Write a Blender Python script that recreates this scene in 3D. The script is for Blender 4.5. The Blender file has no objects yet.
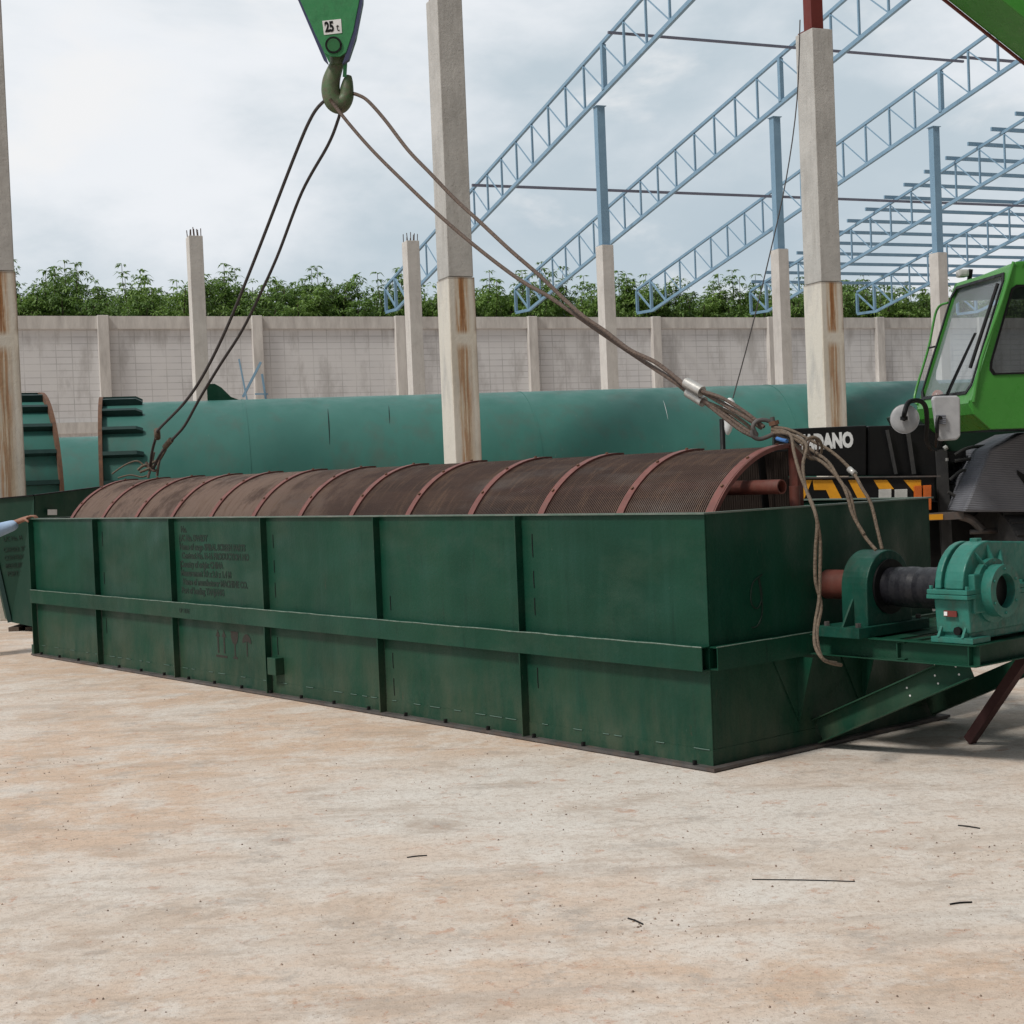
import bpy, bmesh, math, random
from mathutils import Vector as V3, Matrix, noise
random.seed(7)
R = math.radians
sc = bpy.context.scene
COL = sc.collection

# ------------------------------------------------------------------ camera
CF, CP, CR = 1490.44, .0252, .0408
CAM = V3((0, 0, 1.6))
FW = V3((0, math.cos(CP), -math.sin(CP)))
_r0 = V3((1, 0, 0)); _u0 = V3((0, math.sin(CP), math.cos(CP)))
RT = math.cos(CR)*_r0 - math.sin(CR)*_u0
UP = math.sin(CR)*_r0 + math.cos(CR)*_u0
cam = bpy.data.cameras.new('camera'); camo = bpy.data.objects.new('camera', cam); COL.objects.link(camo)
cam.sensor_width = 36; cam.lens = 36*CF/1024; cam.clip_end = 2000; cam.clip_start = .05
m = Matrix.Identity(4)
for i in range(3):
    m[i][0] = RT[i]; m[i][1] = UP[i]; m[i][2] = -FW[i]; m[i][3] = CAM[i]
camo.matrix_world = m
sc.camera = camo

# survey helpers: a sight line of the photograph cut at a real distance or plane
def ray(x, y): return FW + (x-512)/CF*RT + (512-y)/CF*UP
def at(x, y, d): q = ray(x, y); return CAM + q*(d/q.y)
def onp(x, y, p, n): q = ray(x, y); return CAM + q*((p-CAM).dot(n)/q.dot(n))

# ------------------------------------------------------------------ materials
def srgb(r, g, b):
    f = lambda c: (c/255/12.92) if c/255 <= .04045 else ((c/255+.055)/1.055)**2.4
    return (f(r), f(g), f(b))

class NT:
    def __init__(s, name):
        s.m = bpy.data.materials.new(name); s.m.use_nodes = True
        s.t = s.m.node_tree; s.n = s.t.nodes; s.l = s.t.links
        s.b = s.n['Principled BSDF']; s.co = s.n.new('ShaderNodeTexCoord')
    def link(s, a, b): s.l.new(a, b)
    def mapping(s, scale=(1, 1, 1), rot=(0, 0, 0), loc=(0, 0, 0), src='Object'):
        k = s.n.new('ShaderNodeMapping'); k.inputs['Scale'].default_value = scale
        k.inputs['Rotation'].default_value = rot; k.inputs['Location'].default_value = loc
        s.link(s.co.outputs[src], k.inputs[0]); return k.outputs[0]
    def noise(s, vec, scale, detail=4, rough=.55, dist=0):
        k = s.n.new('ShaderNodeTexNoise'); k.inputs['Scale'].default_value = scale
        k.inputs['Detail'].default_value = detail; k.inputs['Roughness'].default_value = rough
        k.inputs['Distortion'].default_value = dist
        s.link(vec, k.inputs['Vector']); return k.outputs['Fac']
    def ramp(s, f, lo, hi, a=0., b=1.):
        k = s.n.new('ShaderNodeMapRange'); k.inputs['From Min'].default_value = lo; k.inputs['From Max'].default_value = hi
        k.inputs['To Min'].default_value = a; k.inputs['To Max'].default_value = b
        s.link(f, k.inputs['Value']); return k.outputs[0]
    def mix(s, f, a, b):
        k = s.n.new('ShaderNodeMix'); k.data_type = 'RGBA'
        for i, v in ((0, f), (6, a), (7, b)):
            if hasattr(v, 'links'): s.link(v, k.inputs[i])
            elif i == 0: k.inputs[0].default_value = v
            else: k.inputs[i].default_value = (*v, 1)
        return k.outputs[2]
    def math(s, op, a, b=0.):
        k = s.n.new('ShaderNodeMath'); k.operation = op
        for i, v in ((0, a), (1, b)):
            if hasattr(v, 'links'): s.link(v, k.inputs[i])
            else: k.inputs[i].default_value = v
        return k.outputs[0]
    def xyz(s, vec):
        k = s.n.new('ShaderNodeSeparateXYZ'); s.link(vec, k.inputs[0]); return k.outputs
    def col(s, c):
        if hasattr(c, 'links'): s.link(c, s.b.inputs['Base Color'])
        else: s.b.inputs['Base Color'].default_value = (*c, 1)
    def rough(s, v):
        if hasattr(v, 'links'): s.link(v, s.b.inputs['Roughness'])
        else: s.b.inputs['Roughness'].default_value = v
    def bump(s, f, strength=.3, dist=.01):
        k = s.n.new('ShaderNodeBump'); k.inputs['Strength'].default_value = strength; k.inputs['Distance'].default_value = dist
        s.link(f, k.inputs['Height']); s.link(k.outputs[0], s.b.inputs['Normal'])

def paint(name, c, c2=None, rough=.45, scale=3, streak=True, dirt=None, dirt_amt=.35, metal=0, bump=.12, scratch=None, spec=.36):
    k = NT(name)
    c2 = c2 or tuple(v*.72 for v in c)
    v = k.mapping((1, 1, .18 if streak else 1))
    a = k.ramp(k.noise(v, scale, 6, .65), .3, .7)
    base = k.mix(a, c, c2)
    if dirt:
        d = k.ramp(k.noise(k.mapping((1, 1, .5)), scale*1.7, 8, .7), .5, .75, 0, dirt_amt)
        base = k.mix(d, base, dirt)
    if scratch:
        q = k.ramp(k.noise(k.mapping((1, 1, .12)), scale*14, 3, .6), .70, .76, 0, .6)
        base = k.mix(q, base, scratch)
    k.col(base)
    k.rough(k.ramp(k.noise(k.mapping(), scale*2.5, 5), .3, .7, rough-.1, rough+.15))
    k.b.inputs['Metallic'].default_value = metal
    k.b.inputs['Specular IOR Level'].default_value = spec
    if bump: k.bump(k.noise(k.mapping(), scale*1.3, 3), bump, .02)
    return k.m

M = {}
def make_tank():
    k = NT('tank_green'); o = k.mapping(); x, y, z = k.xyz(o)
    base = k.mix(k.ramp(k.noise(k.mapping((1, 1, .35)), 1.1, 6, .6), .38, .62), (.0038, .037, .0215), (.0055, .050, .028))
    # vertical wash streaks, chalking, dust thrown up on the lower strakes
    base = k.mix(k.ramp(k.noise(k.mapping((1, 1, .06)), 9, 6, .7), .50, .70, 0, .5), base, (.012, .056, .038))
    base = k.mix(k.ramp(k.noise(k.mapping((1, 1, .10)), 22, 4, .6), .60, .72, 0, .45), base, (.0035, .022, .015))
    base = k.mix(k.ramp(k.noise(k.mapping((.6, 1, 1)), 2.0, 9, .7), .50, .62, 0, .55), base, (.022, .056, .036))
    dust = k.math('MULTIPLY', k.ramp(z, .55, .05, 0, 1), k.ramp(k.noise(k.mapping((1, 1, .4)), 3.2, 8, .7), .42, .62, .05, .50))
    base = k.mix(dust, base, (.085, .092, .060))
    base = k.mix(k.ramp(k.noise(k.mapping((1, 1, .3)), 30, 5, .7), .68, .73, 0, .55), base, (.075, .12, .095))
    base = k.mix(k.ramp(k.noise(k.mapping((1, 1, .25), loc=(3, 0, 0)), 8, 8, .75), .66, .71, 0, .6), base, (.07, .045, .03))
    k.col(base); k.rough(k.ramp(k.noise(k.mapping((1, 1, .5)), 4, 6, .6), .35, .65, .34, .58))
    k.b.inputs['Specular IOR Level'].default_value = .20
    h = k.math('ADD', k.math('MULTIPLY', k.noise(k.mapping((.6, 1, 1)), 1.4, 2), 3.), k.math('MULTIPLY', k.noise(o, 40, 3), .05))
    k.bump(h, .7, .04); return k.m
M['tank'] = make_tank()
M['tank2'] = paint('old_tank_green', (.009, .038, .025), (.015, .046, .031), .5, 2, True, (.05, .065, .05), .4, spec=.18)
M['flange'] = paint('bare_flange', (.13, .12, .115), (.06, .055, .055), .5, 6, False, (.16, .08, .05), .5, .3)
M['pipe'] = paint('pipe_green', (.042, .158, .134), (.033, .130, .110), .5, 1.1, True, (.085, .075, .06), .5, scratch=(.13, .20, .17), bump=.5)
M['pipe_dark'] = paint('gusset_green', (.010, .040, .036), None, .55, 3)
M['rustband'] = paint('rusty_edge', (.17, .085, .05), (.09, .05, .035), .8, 12, False)
M['gear'] = paint('gearbox_teal', (.028, .170, .135), (.020, .125, .10), .38, 7, False, (.055, .06, .042), .7, bump=.5, scratch=(.16, .2, .17), spec=.3)
M['pedestal'] = paint('pedestal_green', (.009, .068, .047), (.007, .048, .034), .4, 6, False, (.05, .06, .045), .5, bump=.4, scratch=(.10, .14, .11), spec=.25)
M['oxide'] = paint('red_oxide', (.19, .072, .060), (.135, .05, .043), .6, 14, False, (.12, .08, .065), .5)
M['oxide2'] = paint('tube_oxide', (.12, .032, .022), (.08, .026, .02), .6, 10, False, (.12, .08, .06), .4)
M['prop'] = paint('prop_oxide', (.055, .022, .022), None, .6, 8, False)
M['black'] = paint('black_metal', (.004, .004, .005), (.008, .008, .008), .45, 5, False, spec=.2)
M['rubber'] = paint('black_wrap', (.008, .008, .011), (.014, .014, .018), .38, 18, False, bump=.15)
M['tyre'] = paint('tyre_rubber', (.03, .03, .032), (.05, .048, .046), .8, 9, False)
M['cabgreen'] = paint('crane_green', (.052, .235, .036), (.044, .20, .030), .28, 4, False, bump=.03)
M['hookgreen'] = paint('hook_block_green', (.042, .225, .085), (.036, .185, .072), .4, 9, False, (.03, .07, .04), .5)
M['hooksteel'] = paint('hook_paint', (.055, .13, .05), (.12, .10, .07), .5, 22, False, (.06, .05, .045), .7)
M['steelblue'] = paint('galvanised_blue', (.20, .325, .44), (.16, .27, .38), .45, 2, False)
M['tie'] = paint('dull_tie', (.17, .18, .24), None, .6, 2, False)
M['guard'] = paint('guard_blue', (.05, .06, .13), None, .5, 8)
M['redpost'] = paint('oxide_post', (.16, .028, .022), None, .6, 3)
M['rope'] = paint('wire_rope', (.150, .105, .080), (.065, .048, .042), .65, 60, False, bump=.6)
M['ropedark'] = paint('greasy_wire_rope', (.035, .033, .038), (.06, .05, .045), .6, 60, False, bump=.6)
M['ropetan'] = paint('tan_wire_rope', (.165, .122, .085), (.085, .066, .05), .7, 50, False, bump=.6)
M['alu'] = paint('ferrule_alloy', (.50, .49, .47), (.36, .35, .33), .4, 20, False, metal=.4)
M['white'] = paint('white_plastic', (.62, .61, .60), (.5, .49, .48), .45, 9, False)
M['mirrorback'] = paint('mirror_back', (.42, .42, .43), (.32, .32, .33), .4, 9, False)
M['letter'] = paint('white_letter', (.78, .78, .78), None, .5, 9, False, bump=0)
M['stencil'] = paint('black_stencil', (.006, .014, .010), (.008, .026, .016), .7, 30, False, bump=0)
M['stencilred'] = paint('worn_red_black_stencil', (.030, .018, .015), (.016, .022, .016), .7, 30, False, bump=0)
M['yellow'] = paint('hazard_yellow', (.70, .31, .012), (.55, .24, .012), .5, 9, False)
M['orange'] = paint('orange_lens', (.55, .12, .02), None, .25, 9, False, bump=0)
M['lamp'] = paint('lamp_lens', (.5, .5, .48), None, .2, 9, False, bump=0)
M['rebar'] = paint('rebar', (.10, .07, .06), None, .8, 9, False)
M['skin'] = paint('skin', (.30, .145, .095), None, .55, 9, False, bump=0)
M['shirt'] = paint('blue_shirt', (.36, .48, .66), (.30, .41, .58), .9, 8, False, bump=.5)
M['trouser'] = paint('dark_trousers', (.03, .035, .05), None, .9, 8, False)
M['hair'] = paint('black_hair', (.01, .009, .008), None, .6, 20, False)
M['seatblue'] = paint('blue_cloth', (.06, .15, .25), None, .9, 8, False)
M['bark'] = paint('bark', (.12, .09, .07), (.07, .055, .045), .9, 3)
M['shoe'] = M['black']

def make_concrete():
    k = NT('column_concrete')
    o = k.mapping(); x, y, z = k.xyz(o)
    base = k.mix(k.ramp(k.noise(o, 2.2, 8, .65), .3, .7), (.57, .55, .525), (.46, .44, .42))
    base = k.mix(k.ramp(k.noise(k.mapping((1, 1, .15)), 7, 6, .6), .5, .75, 0, .4), base, (.32, .30, .275))
    pit = k.ramp(k.noise(o, 26, 3), .66, .74, 0, .5); base = k.mix(pit, base, (.17, .155, .14))
    k.col(base); k.rough(.85); k.bump(k.noise(o, 12, 8, .7), .5, .02); return k.m
M['conc'] = make_concrete()

def make_column(name, zj, z2):
    # precast column: casting joint, rust runs under the joint on the front face, white cement wash on the narrow face
    k = NT(name)
    o = k.mapping(); x, y, z = k.xyz(o)
    base = k.mix(k.ramp(k.noise(o, 1.8, 8, .65), .3, .7), (.50, .485, .465), (.37, .36, .345))
    base = k.mix(k.ramp(k.noise(k.mapping((1, 1, .12)), 9, 6, .6), .48, .75, 0, .5), base, (.27, .25, .23))
    pit = k.ramp(k.noise(o, 26, 3), .64, .72, 0, .5); base = k.mix(pit, base, (.15, .14, .13))
    below = k.ramp(k.math('ADD', z, k.math('MULTIPLY', k.noise(o, 9, 3), .06)), zj-.01+.03, zj+.01+.03, 1, 0)
    wash = k.math('MULTIPLY', below, k.ramp(k.noise(k.mapping((1, 1, .3)), 3, 5), .30, .5, 0, .75))
    base = k.mix(wash, base, (.66, .62, .55))
    # rust runs
    n1 = k.noise(k.mapping((9, 9, .35)), 1.6, 5, .6)
    nz = k.noise(k.mapping((3, 3, .5)), 1.2, 5, .6, .6)
    front = k.ramp(y, -.21, -.23)
    band = k.math('MULTIPLY', k.ramp(k.math('ADD', x, k.math('MULTIPLY', nz, .06)), -.10, -.05), k.ramp(k.math('ADD', x, k.math('MULTIPLY', nz, .06)), .06, .15, 1, 0))
    up = k.math('MULTIPLY', below, k.ramp(z, z2, z2+.08))
    low = k.math('MULTIPLY', k.ramp(z, z2-.22, z2-.1, 1, 0), k.ramp(z, .3, 1.6))
    zone = k.math('MAXIMUM', up, k.math('MULTIPLY', low, .8))
    n2 = k.noise(k.mapping((1, 1, .04)), 26, 5, .7)
    drip = k.ramp(k.math('ADD', n2, k.math('MULTIPLY', n1, .5)), .66, .80)
    rust = k.math('MULTIPLY', k.math('MULTIPLY', zone, band), k.math('MULTIPLY', front, drip))
    base = k.mix(k.math('MULTIPLY', k.math('MULTIPLY', zone, band), k.math('MULTIPLY', front, k.ramp(n1, .3, .6, .15, .6))), base, (.46, .31, .14))
    base = k.mix(k.math('MULTIPLY', rust, .95), base, k.mix(k.ramp(n1, .4, .6), (.36, .155, .040), (.20, .075, .025)))
    edge = k.math('MULTIPLY', k.ramp(x, .14, .19), k.math('MULTIPLY', zone, k.ramp(nz, .4, .6, 0, .8)))
    base = k.mix(edge, base, (.16, .08, .05))
    yel = k.math('MULTIPLY', k.math('MULTIPLY', below, front), k.ramp(nz, .40, .65, .0, .30)); base = k.mix(yel, base, (.55, .46, .31))
    # dark line at the joint
    jl = k.math('MULTIPLY', k.ramp(z, zj-.035, zj-.01), k.ramp(z, zj-.01, zj+.005, .75, 0)); base = k.mix(jl, base, (.12, .09, .07))
    k.col(base); k.rough(.85); k.bump(k.noise(o, 12, 8, .7), .5, .02); return k.m
M['col_rust'] = make_column('stained_column_concrete', 4.45, 3.62)

def make_ground():
    k = NT('yard_concrete')
    o = k.mapping(rot=(0, 0, R(-20)), scale=(1, 1, 1))
    st = k.mapping(rot=(0, 0, R(-40)), scale=(.8, 1.15, 1))
    big = k.noise(st, .55, 7, .62, .4)
    med = k.noise(st, 2.1, 8, .68, .5)
    fine = k.noise(o, 28, 6, .75)
    mic = k.noise(o, 130, 4, .75)
    blot = k.noise(k.mapping(rot=(0, 0, R(-15)), scale=(.8, 1.1, 1), loc=(4, 1, 0)), 2.3, 10, .72, .6)
    smear = k.noise(k.mapping(rot=(0, 0, R(30)), scale=(.4, 1.5, 1), loc=(1, 5, 0)), 3.0, 10, .75, 1.0)
    wide = k.noise(k.mapping(rot=(0, 0, R(35)), scale=(.7, 1.2, 1), loc=(9, 2, 0)), .34, 5, .6, .5)
    gx, gy, gz = k.xyz(k.mapping())
    wide = k.math('ADD', wide, k.ramp(k.math('SUBTRACT', gx, k.math('MULTIPLY', gy, .25)), -4.5, 2.0, -.07, .07))
    base = k.mix(k.ramp(wide, .42, .58), (.575, .435, .335), (.60, .555, .505))
    base = k.mix(k.ramp(big, .46, .58, 0, .42), base, (.52, .385, .285))
    base = k.mix(k.ramp(med, .48, .58, 0, .55), base, (.62, .565, .51))
    base = k.mix(k.ramp(blot, .53, .62, 0, .42), base, (.37, .295, .235))
    base = k.mix(k.ramp(smear, .54, .62, 0, .42), base, (.37, .285, .225))
    tyre = k.noise(k.mapping(rot=(0, 0, R(-52)), scale=(.18, 1.9, 1), loc=(3, 8, 0)), 2.2, 9, .7, .4)
    base = k.mix(k.ramp(tyre, .54, .62, 0, .40), base, (.40, .345, .30))
    base = k.mix(k.ramp(k.noise(o, 7.0, 10, .78, .3), .57, .62, 0, .60), base, (.45, .235, .15))
    base = k.mix(k.ramp(k.noise(k.mapping(loc=(7, 3, 0)), 2.6, 10, .8), .55, .61, 0, .50), base, (.35, .315, .285))
    base = k.mix(k.ramp(k.noise(k.mapping(loc=(2, 9, 0)), 1.6, 10, .78), .50, .58, 0, .45), base, (.68, .645, .60))
    base = k.mix(k.ramp(fine, .50, .60, 0, .40), base, (.36, .285, .23))
    base = k.mix(k.ramp(k.noise(o, 75, 3, .65), .60, .66, 0, .60), base, (.24, .165, .125))
    for sc_, th_, msk, dens, cc in ((9, .045, 1.6, .55, (.10, .075, .06)), (21, .07, 2.7, .53, (.15, .095, .07)), (16, .09, 1.2, .60, (.34, .14, .09)), (34, .10, 3.6, .56, (.13, .10, .085))):
        vo = k.n.new('ShaderNodeTexVoronoi'); vo.inputs['Scale'].default_value = sc_; vo.inputs['Randomness'].default_value = 1
        k.link(k.mapping(loc=(sc_, sc_*.7, 0)), vo.inputs['Vector'])
        d_ = k.math('ADD', vo.outputs['Distance'], k.math('MULTIPLY', k.noise(o, sc_*5, 2), th_*.8))
        spot = k.math('MULTIPLY', k.ramp(d_, th_*1.25, th_*1.4, 1, 0), k.ramp(k.noise(k.mapping(loc=(0, sc_, 0)), msk, 6, .7), dens, dens+.02))
        base = k.mix(k.math('MULTIPLY', spot, .8), base, cc)
    k.col(base); k.rough(.88)
    k.b.inputs['Specular IOR Level'].default_value = .25
    h = k.math('ADD', k.math('MULTIPLY', fine, .5), k.math('ADD', k.math('MULTIPLY', mic, .25), k.math('MULTIPLY', med, .9)))
    k.bump(h, .55, .02); return k.m
M['ground'] = make_ground()

def make_wall():
    k = NT('block_wall')
    o = k.mapping(); x, y, z = k.xyz(o)
    cb = k.n.new('ShaderNodeCombineXYZ'); k.link(x, cb.inputs[0]); k.link(z, cb.inputs[1])
    br = k.n.new('ShaderNodeTexBrick'); k.link(cb.outputs[0], br.inputs['Vector'])
    br.inputs['Scale'].default_value = 1; br.inputs['Brick Width'].default_value = .62; br.inputs['Row Height'].default_value = .27
    br.inputs['Mortar Size'].default_value = .022; br.inputs['Mortar Smooth'].default_value = .6; br.offset = 0
    br.inputs['Color1'].default_value = (.60, .60, .615, 1); br.inputs['Color2'].default_value = (.64, .64, .655, 1); br.inputs['Mortar'].default_value = (.40, .40, .405, 1)
    n = k.ramp(k.noise(k.mapping((1, 1, 1)), .55, 6, .65), .38, .62)
    c = k.mix(k.math('MULTIPLY', n, .75), br.outputs['Color'], (.65, .65, .655))
    c = k.mix(k.ramp(k.noise(k.mapping((1, 1, .35)), .9, 9, .7), .50, .64, 0, .6), c, (.36, .35, .345))
    k.col(c); k.rough(.9); return k.m
M['wall'] = make_wall()
def make_coping():
    k = NT('wall_frame_concrete')
    c = k.mix(k.ramp(k.noise(k.mapping((1, 1, .2)), 2.5, 7, .7), .35, .7), (.62, .60, .575), (.39, .37, .355))
    k.col(c); k.rough(.9); return k.m
M['coping'] = make_coping()

def make_leaf(name, a, b):
    k = NT(name)
    n = k.n.new('ShaderNodeObjectInfo')
    g = k.n.new('ShaderNodeNewGeometry')
    c = k.mix(g.outputs['Random Per Island'], a, b)
    c = k.mix(k.ramp(k.noise(k.mapping(), .7, 3), .4, .65, 0, .5), c, tuple(v*.55 for v in a))
    k.col(c); k.rough(.5)
    tr = k.n.new('ShaderNodeBsdfTranslucent'); k.link(c, tr.inputs[0])
    mx = k.n.new('ShaderNodeMixShader'); mx.inputs[0].default_value = .35
    k.link(k.b.outputs[0], mx.inputs[1]); k.link(tr.outputs[0], mx.inputs[2])
    k.link(mx.outputs[0], k.n['Material Output'].inputs[0]); return k.m
M['leaf'] = make_leaf('rubber_tree_leaf', (.14, .25, .05), (.25, .38, .09))
M['leaf2'] = make_leaf('dark_leaf', (.11, .21, .045), (.21, .33, .08))

def make_glass(name, tint, rough=.03, alpha=.6):
    k = NT(name)
    k.col(tint); k.rough(rough)
    tr = k.n.new('ShaderNodeBsdfTransparent'); tr.inputs[0].default_value = (.90, .94, .95, 1)
    mx = k.n.new('ShaderNodeMixShader'); mx.inputs[0].default_value = alpha
    k.link(k.b.outputs[0], mx.inputs[2]); k.link(tr.outputs[0], mx.inputs[1])
    k.link(mx.outputs[0], k.n['Material Output'].inputs[0]); return k.m
M['glass'] = make_glass('windscreen_glass', (.45, .48, .52), .03, .20)
M['glassdark'] = make_glass('tinted_glass', (.010, .012, .014), .04, .5)

def make_screen():
    k = NT('screen_wire')
    o = k.mapping((.35, 3, 3)); x, y, z = k.xyz(k.mapping())
    c = k.mix(k.ramp(k.noise(o, 3, 6, .65), .35, .65), (.115, .066, .045), (.055, .030, .023))
    left = k.ramp(k.math('ADD', x, k.math('MULTIPLY', k.noise(k.mapping(), 1, 3), 2.)), -2.9, -4.3, 0, .9)
    c = k.mix(left, c, (.30, .205, .16))   # colour shifts to a lighter tan towards the far bays
    c = k.mix(k.ramp(k.noise(k.mapping((6, 1, 1)), 4, 4, .6), .5, .7, 0, .7), c, (.19, .11, .068))
    c = k.mix(k.ramp(k.noise(k.mapping((.6, 2, 2)), 1.5, 4, .6), .55, .72, 0, .6), c, (.17, .14, .125))
    c = k.mix(k.ramp(k.noise(k.mapping((1.2, 1, 1), loc=(5, 2, 0)), 1.9, 7, .7), .48, .60, 0, .7), c, (.070, .036, .026))
    k.col(c); k.rough(.7); return k.m
M['screen'] = make_screen()
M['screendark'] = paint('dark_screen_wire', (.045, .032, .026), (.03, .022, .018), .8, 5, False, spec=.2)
def make_tarp():
    k = NT('grey_tread_plate')
    o = k.mapping(); x, y, z = k.xyz(o)
    c = k.mix(k.ramp(k.noise(o, 2.5, 5), .35, .65), (.19, .195, .22), (.12, .125, .145))
    w = k.n.new('ShaderNodeTexWave'); w.bands_direction = 'Z'; w.inputs['Scale'].default_value = 22; w.inputs['Distortion'].default_value = .6; k.link(o, w.inputs[0])
    c = k.mix(k.math('MULTIPLY', w.outputs['Fac'], .35), c, (.06, .06, .07))
    k.col(c); k.rough(.6); k.bump(w.outputs['Fac'], .4, .01); return k.m
M['tread'] = make_tarp()

# ------------------------------------------------------------------ mesh builders
class MB:
    def __init__(s): s.bm = bmesh.new()
    def quad(s, pts):
        vs = [s.bm.verts.new(p) for p in pts]; s.bm.faces.new(vs); return s
    def hexa(s, a, b):          # a: bottom loop (n pts), b: top loop
        n = len(a); va = [s.bm.verts.new(p) for p in a]; vb = [s.bm.verts.new(p) for p in b]
        s.bm.faces.new(va[::-1]); s.bm.faces.new(vb)
        for i in range(n): s.bm.faces.new((va[i], va[(i+1) % n], vb[(i+1) % n], vb[i]))
        return s
    def box(s, x0, x1, y0, y1, z0, z1, bev=0):
        b = bmesh.new() if bev else s.bm
        def add(bm):
            va = [bm.verts.new(p) for p in ((x0, y0, z0), (x1, y0, z0), (x1, y1, z0), (x0, y1, z0))]
            vb = [bm.verts.new(p) for p in ((x0, y0, z1), (x1, y0, z1), (x1, y1, z1), (x0, y1, z1))]
            bm.faces.new(va[::-1]); bm.faces.new(vb)
            for i in range(4): bm.faces.new((va[i], va[(i+1) % 4], vb[(i+1) % 4], vb[i]))
        if not bev: add(s.bm); return s
        add(b); bmesh.ops.bevel(b, geom=list(b.edges), offset=bev, segments=2, profile=.6, affect='EDGES')
        s.merge(b); return s
    def merge(s, b):
        me = bpy.data.meshes.new('tmp'); b.to_mesh(me); b.free(); s.bm.from_mesh(me); bpy.data.meshes.remove(me)
    def bar(s, p, q, w, h, up=(0, 0, 1)):
        p = V3(p); q = V3(q); d = (q-p).normalized(); up = V3(up)
        if abs(d.dot(up)) > .99: up = V3((0, 1, 0))
        sd = d.cross(up).normalized(); u = sd.cross(d).normalized()
        c = [sd*(-w/2)+u*(-h/2), sd*(w/2)+u*(-h/2), sd*(w/2)+u*(h/2), sd*(-w/2)+u*(h/2)]
        return s.hexa([p+k for k in c], [q+k for k in c])
    def prof(s, p, q, pts, up=(0, 0, 1)):
        p = V3(p); q = V3(q); d = (q-p).normalized(); up = V3(up)
        sd = d.cross(up).normalized(); u = sd.cross(d).normalized()
        return s.hexa([p+sd*a+u*b for a, b in pts], [q+sd*a+u*b for a, b in pts])
    def channel(s, p, q, h, w, t=.008, up=(0, 0, 1), flip=1):
        # C section, web on the -side, flanges towards +side
        f = flip
        pts = [(0, -h/2), (w*f, -h/2), (w*f, -h/2+t), (t*f, -h/2+t), (t*f, h/2-t), (w*f, h/2-t), (w*f, h/2), (0, h/2)]
        return s.prof(p, q, pts, up)
    def cyl(s, p, q, r, n=24, r2=None, cap=True):
        p = V3(p); q = V3(q); d = (q-p).normalized(); up = V3((0, 0, 1)) if abs(d.z) < .95 else V3((0, 1, 0))
        sd = d.cross(up).normalized(); u = sd.cross(d); r2 = r if r2 is None else r2
        A = []; B = []
        for i in range(n):
            a = 2*math.pi*i/n; k = sd*math.cos(a)+u*math.sin(a)
            A.append(s.bm.verts.new(p+k*r)); B.append(s.bm.verts.new(q+k*r2))
        for i in range(n):
            f = s.bm.faces.new((A[i], A[(i+1) % n], B[(i+1) % n], B[i])); f.smooth = n > 8
        if cap: s.bm.faces.new(A[::-1]); s.bm.faces.new(B)
        return s
    def ring(s, c, ax, r0, r1, w, n=64, a0=0, a1=2*math.pi):   # flat ring: inner r0, outer r1, width w along ax, centred
        c = V3(c); ax = V3(ax).normalized(); up = V3((0, 0, 1)) if abs(ax.z) < .95 else V3((0, 1, 0))
        sd = ax.cross(up).normalized(); u = sd.cross(ax)
        full = abs(a1-a0-2*math.pi) < 1e-6; m_ = n if full else n+1; L = []
        for i in range(m_):
            a = a0+(a1-a0)*i/n; k = sd*math.cos(a)+u*math.sin(a)
            L.append([s.bm.verts.new(c+k*rr+ax*o) for rr, o in ((r0, -w/2), (r1, -w/2), (r1, w/2), (r0, w/2))])
        for i in range(n):
            a = L[i]; b = L[(i+1) % m_]
            for j in range(4):
                f = s.bm.faces.new((a[j], a[(j+1) % 4], b[(j+1) % 4], b[j])); f.smooth = j in (1, 3)
        if not full: s.bm.faces.new(L[0]); s.bm.faces.new(L[-1][::-1])
        return s
    def tube(s, pts, r, n=8, sub=6, cap=True):
        P = [V3(p) for p in pts]
        if sub > 1 and len(P) > 2:
            Q = []
            for i in range(len(P)-1):
                a = P[max(i-1, 0)]; b = P[i]; c = P[i+1]; d = P[min(i+2, len(P)-1)]
                for j in range(sub):
                    t = j/sub
                    Q.append(.5*((2*b)+(c-a)*t+(2*a-5*b+4*c-d)*t*t+(-a+3*b-3*c+d)*t**3))
            Q.append(P[-1]); P = Q
        prev = None; u = None
        for i, p in enumerate(P):
            d = (P[min(i+1, len(P)-1)]-P[max(i-1, 0)]).normalized()
            if u is None: u = d.cross(V3((0, 0, 1)) if abs(d.z) < .9 else V3((1, 0, 0))).normalized()
            u = (u-d*u.dot(d)).normalized(); v = d.cross(u)
            rr = r(i/(len(P)-1)) if callable(r) else r
            L = [s.bm.verts.new(p+(u*math.cos(2*math.pi*k/n)+v*math.sin(2*math.pi*k/n))*rr) for k in range(n)]
            if prev:
                for k in range(n):
                    f = s.bm.faces.new((prev[k], prev[(k+1) % n], L[(k+1) % n], L[k])); f.smooth = True
            elif cap: s.bm.faces.new(L[::-1])
            prev = L
        if cap: s.bm.faces.new(prev)
        return s
    def prism(s, pts, off):      # polygon extruded by vector
        off = V3(off); return s.hexa([V3(p) for p in pts], [V3(p)+off for p in pts])
    def frame(s, outer, inner, off):   # polygon ring with a hole (same vertex count), thickness off
        off = V3(off); n = len(outer)
        o = [s.bm.verts.new(p) for p in outer]; i_ = [s.bm.verts.new(p) for p in inner]
        o2 = [s.bm.verts.new(V3(p)+off) for p in outer]; i2 = [s.bm.verts.new(V3(p)+off) for p in inner]
        for k in range(n):
            j = (k+1) % n
            for q in ((o[k], o[j], i_[j], i_[k]), (o2[k], i2[k], i2[j], o2[j]), (o[k], o2[k], o2[j], o[j]), (i_[k], i_[j], i2[j], i2[k])): s.bm.faces.new(q)
        return s
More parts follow.
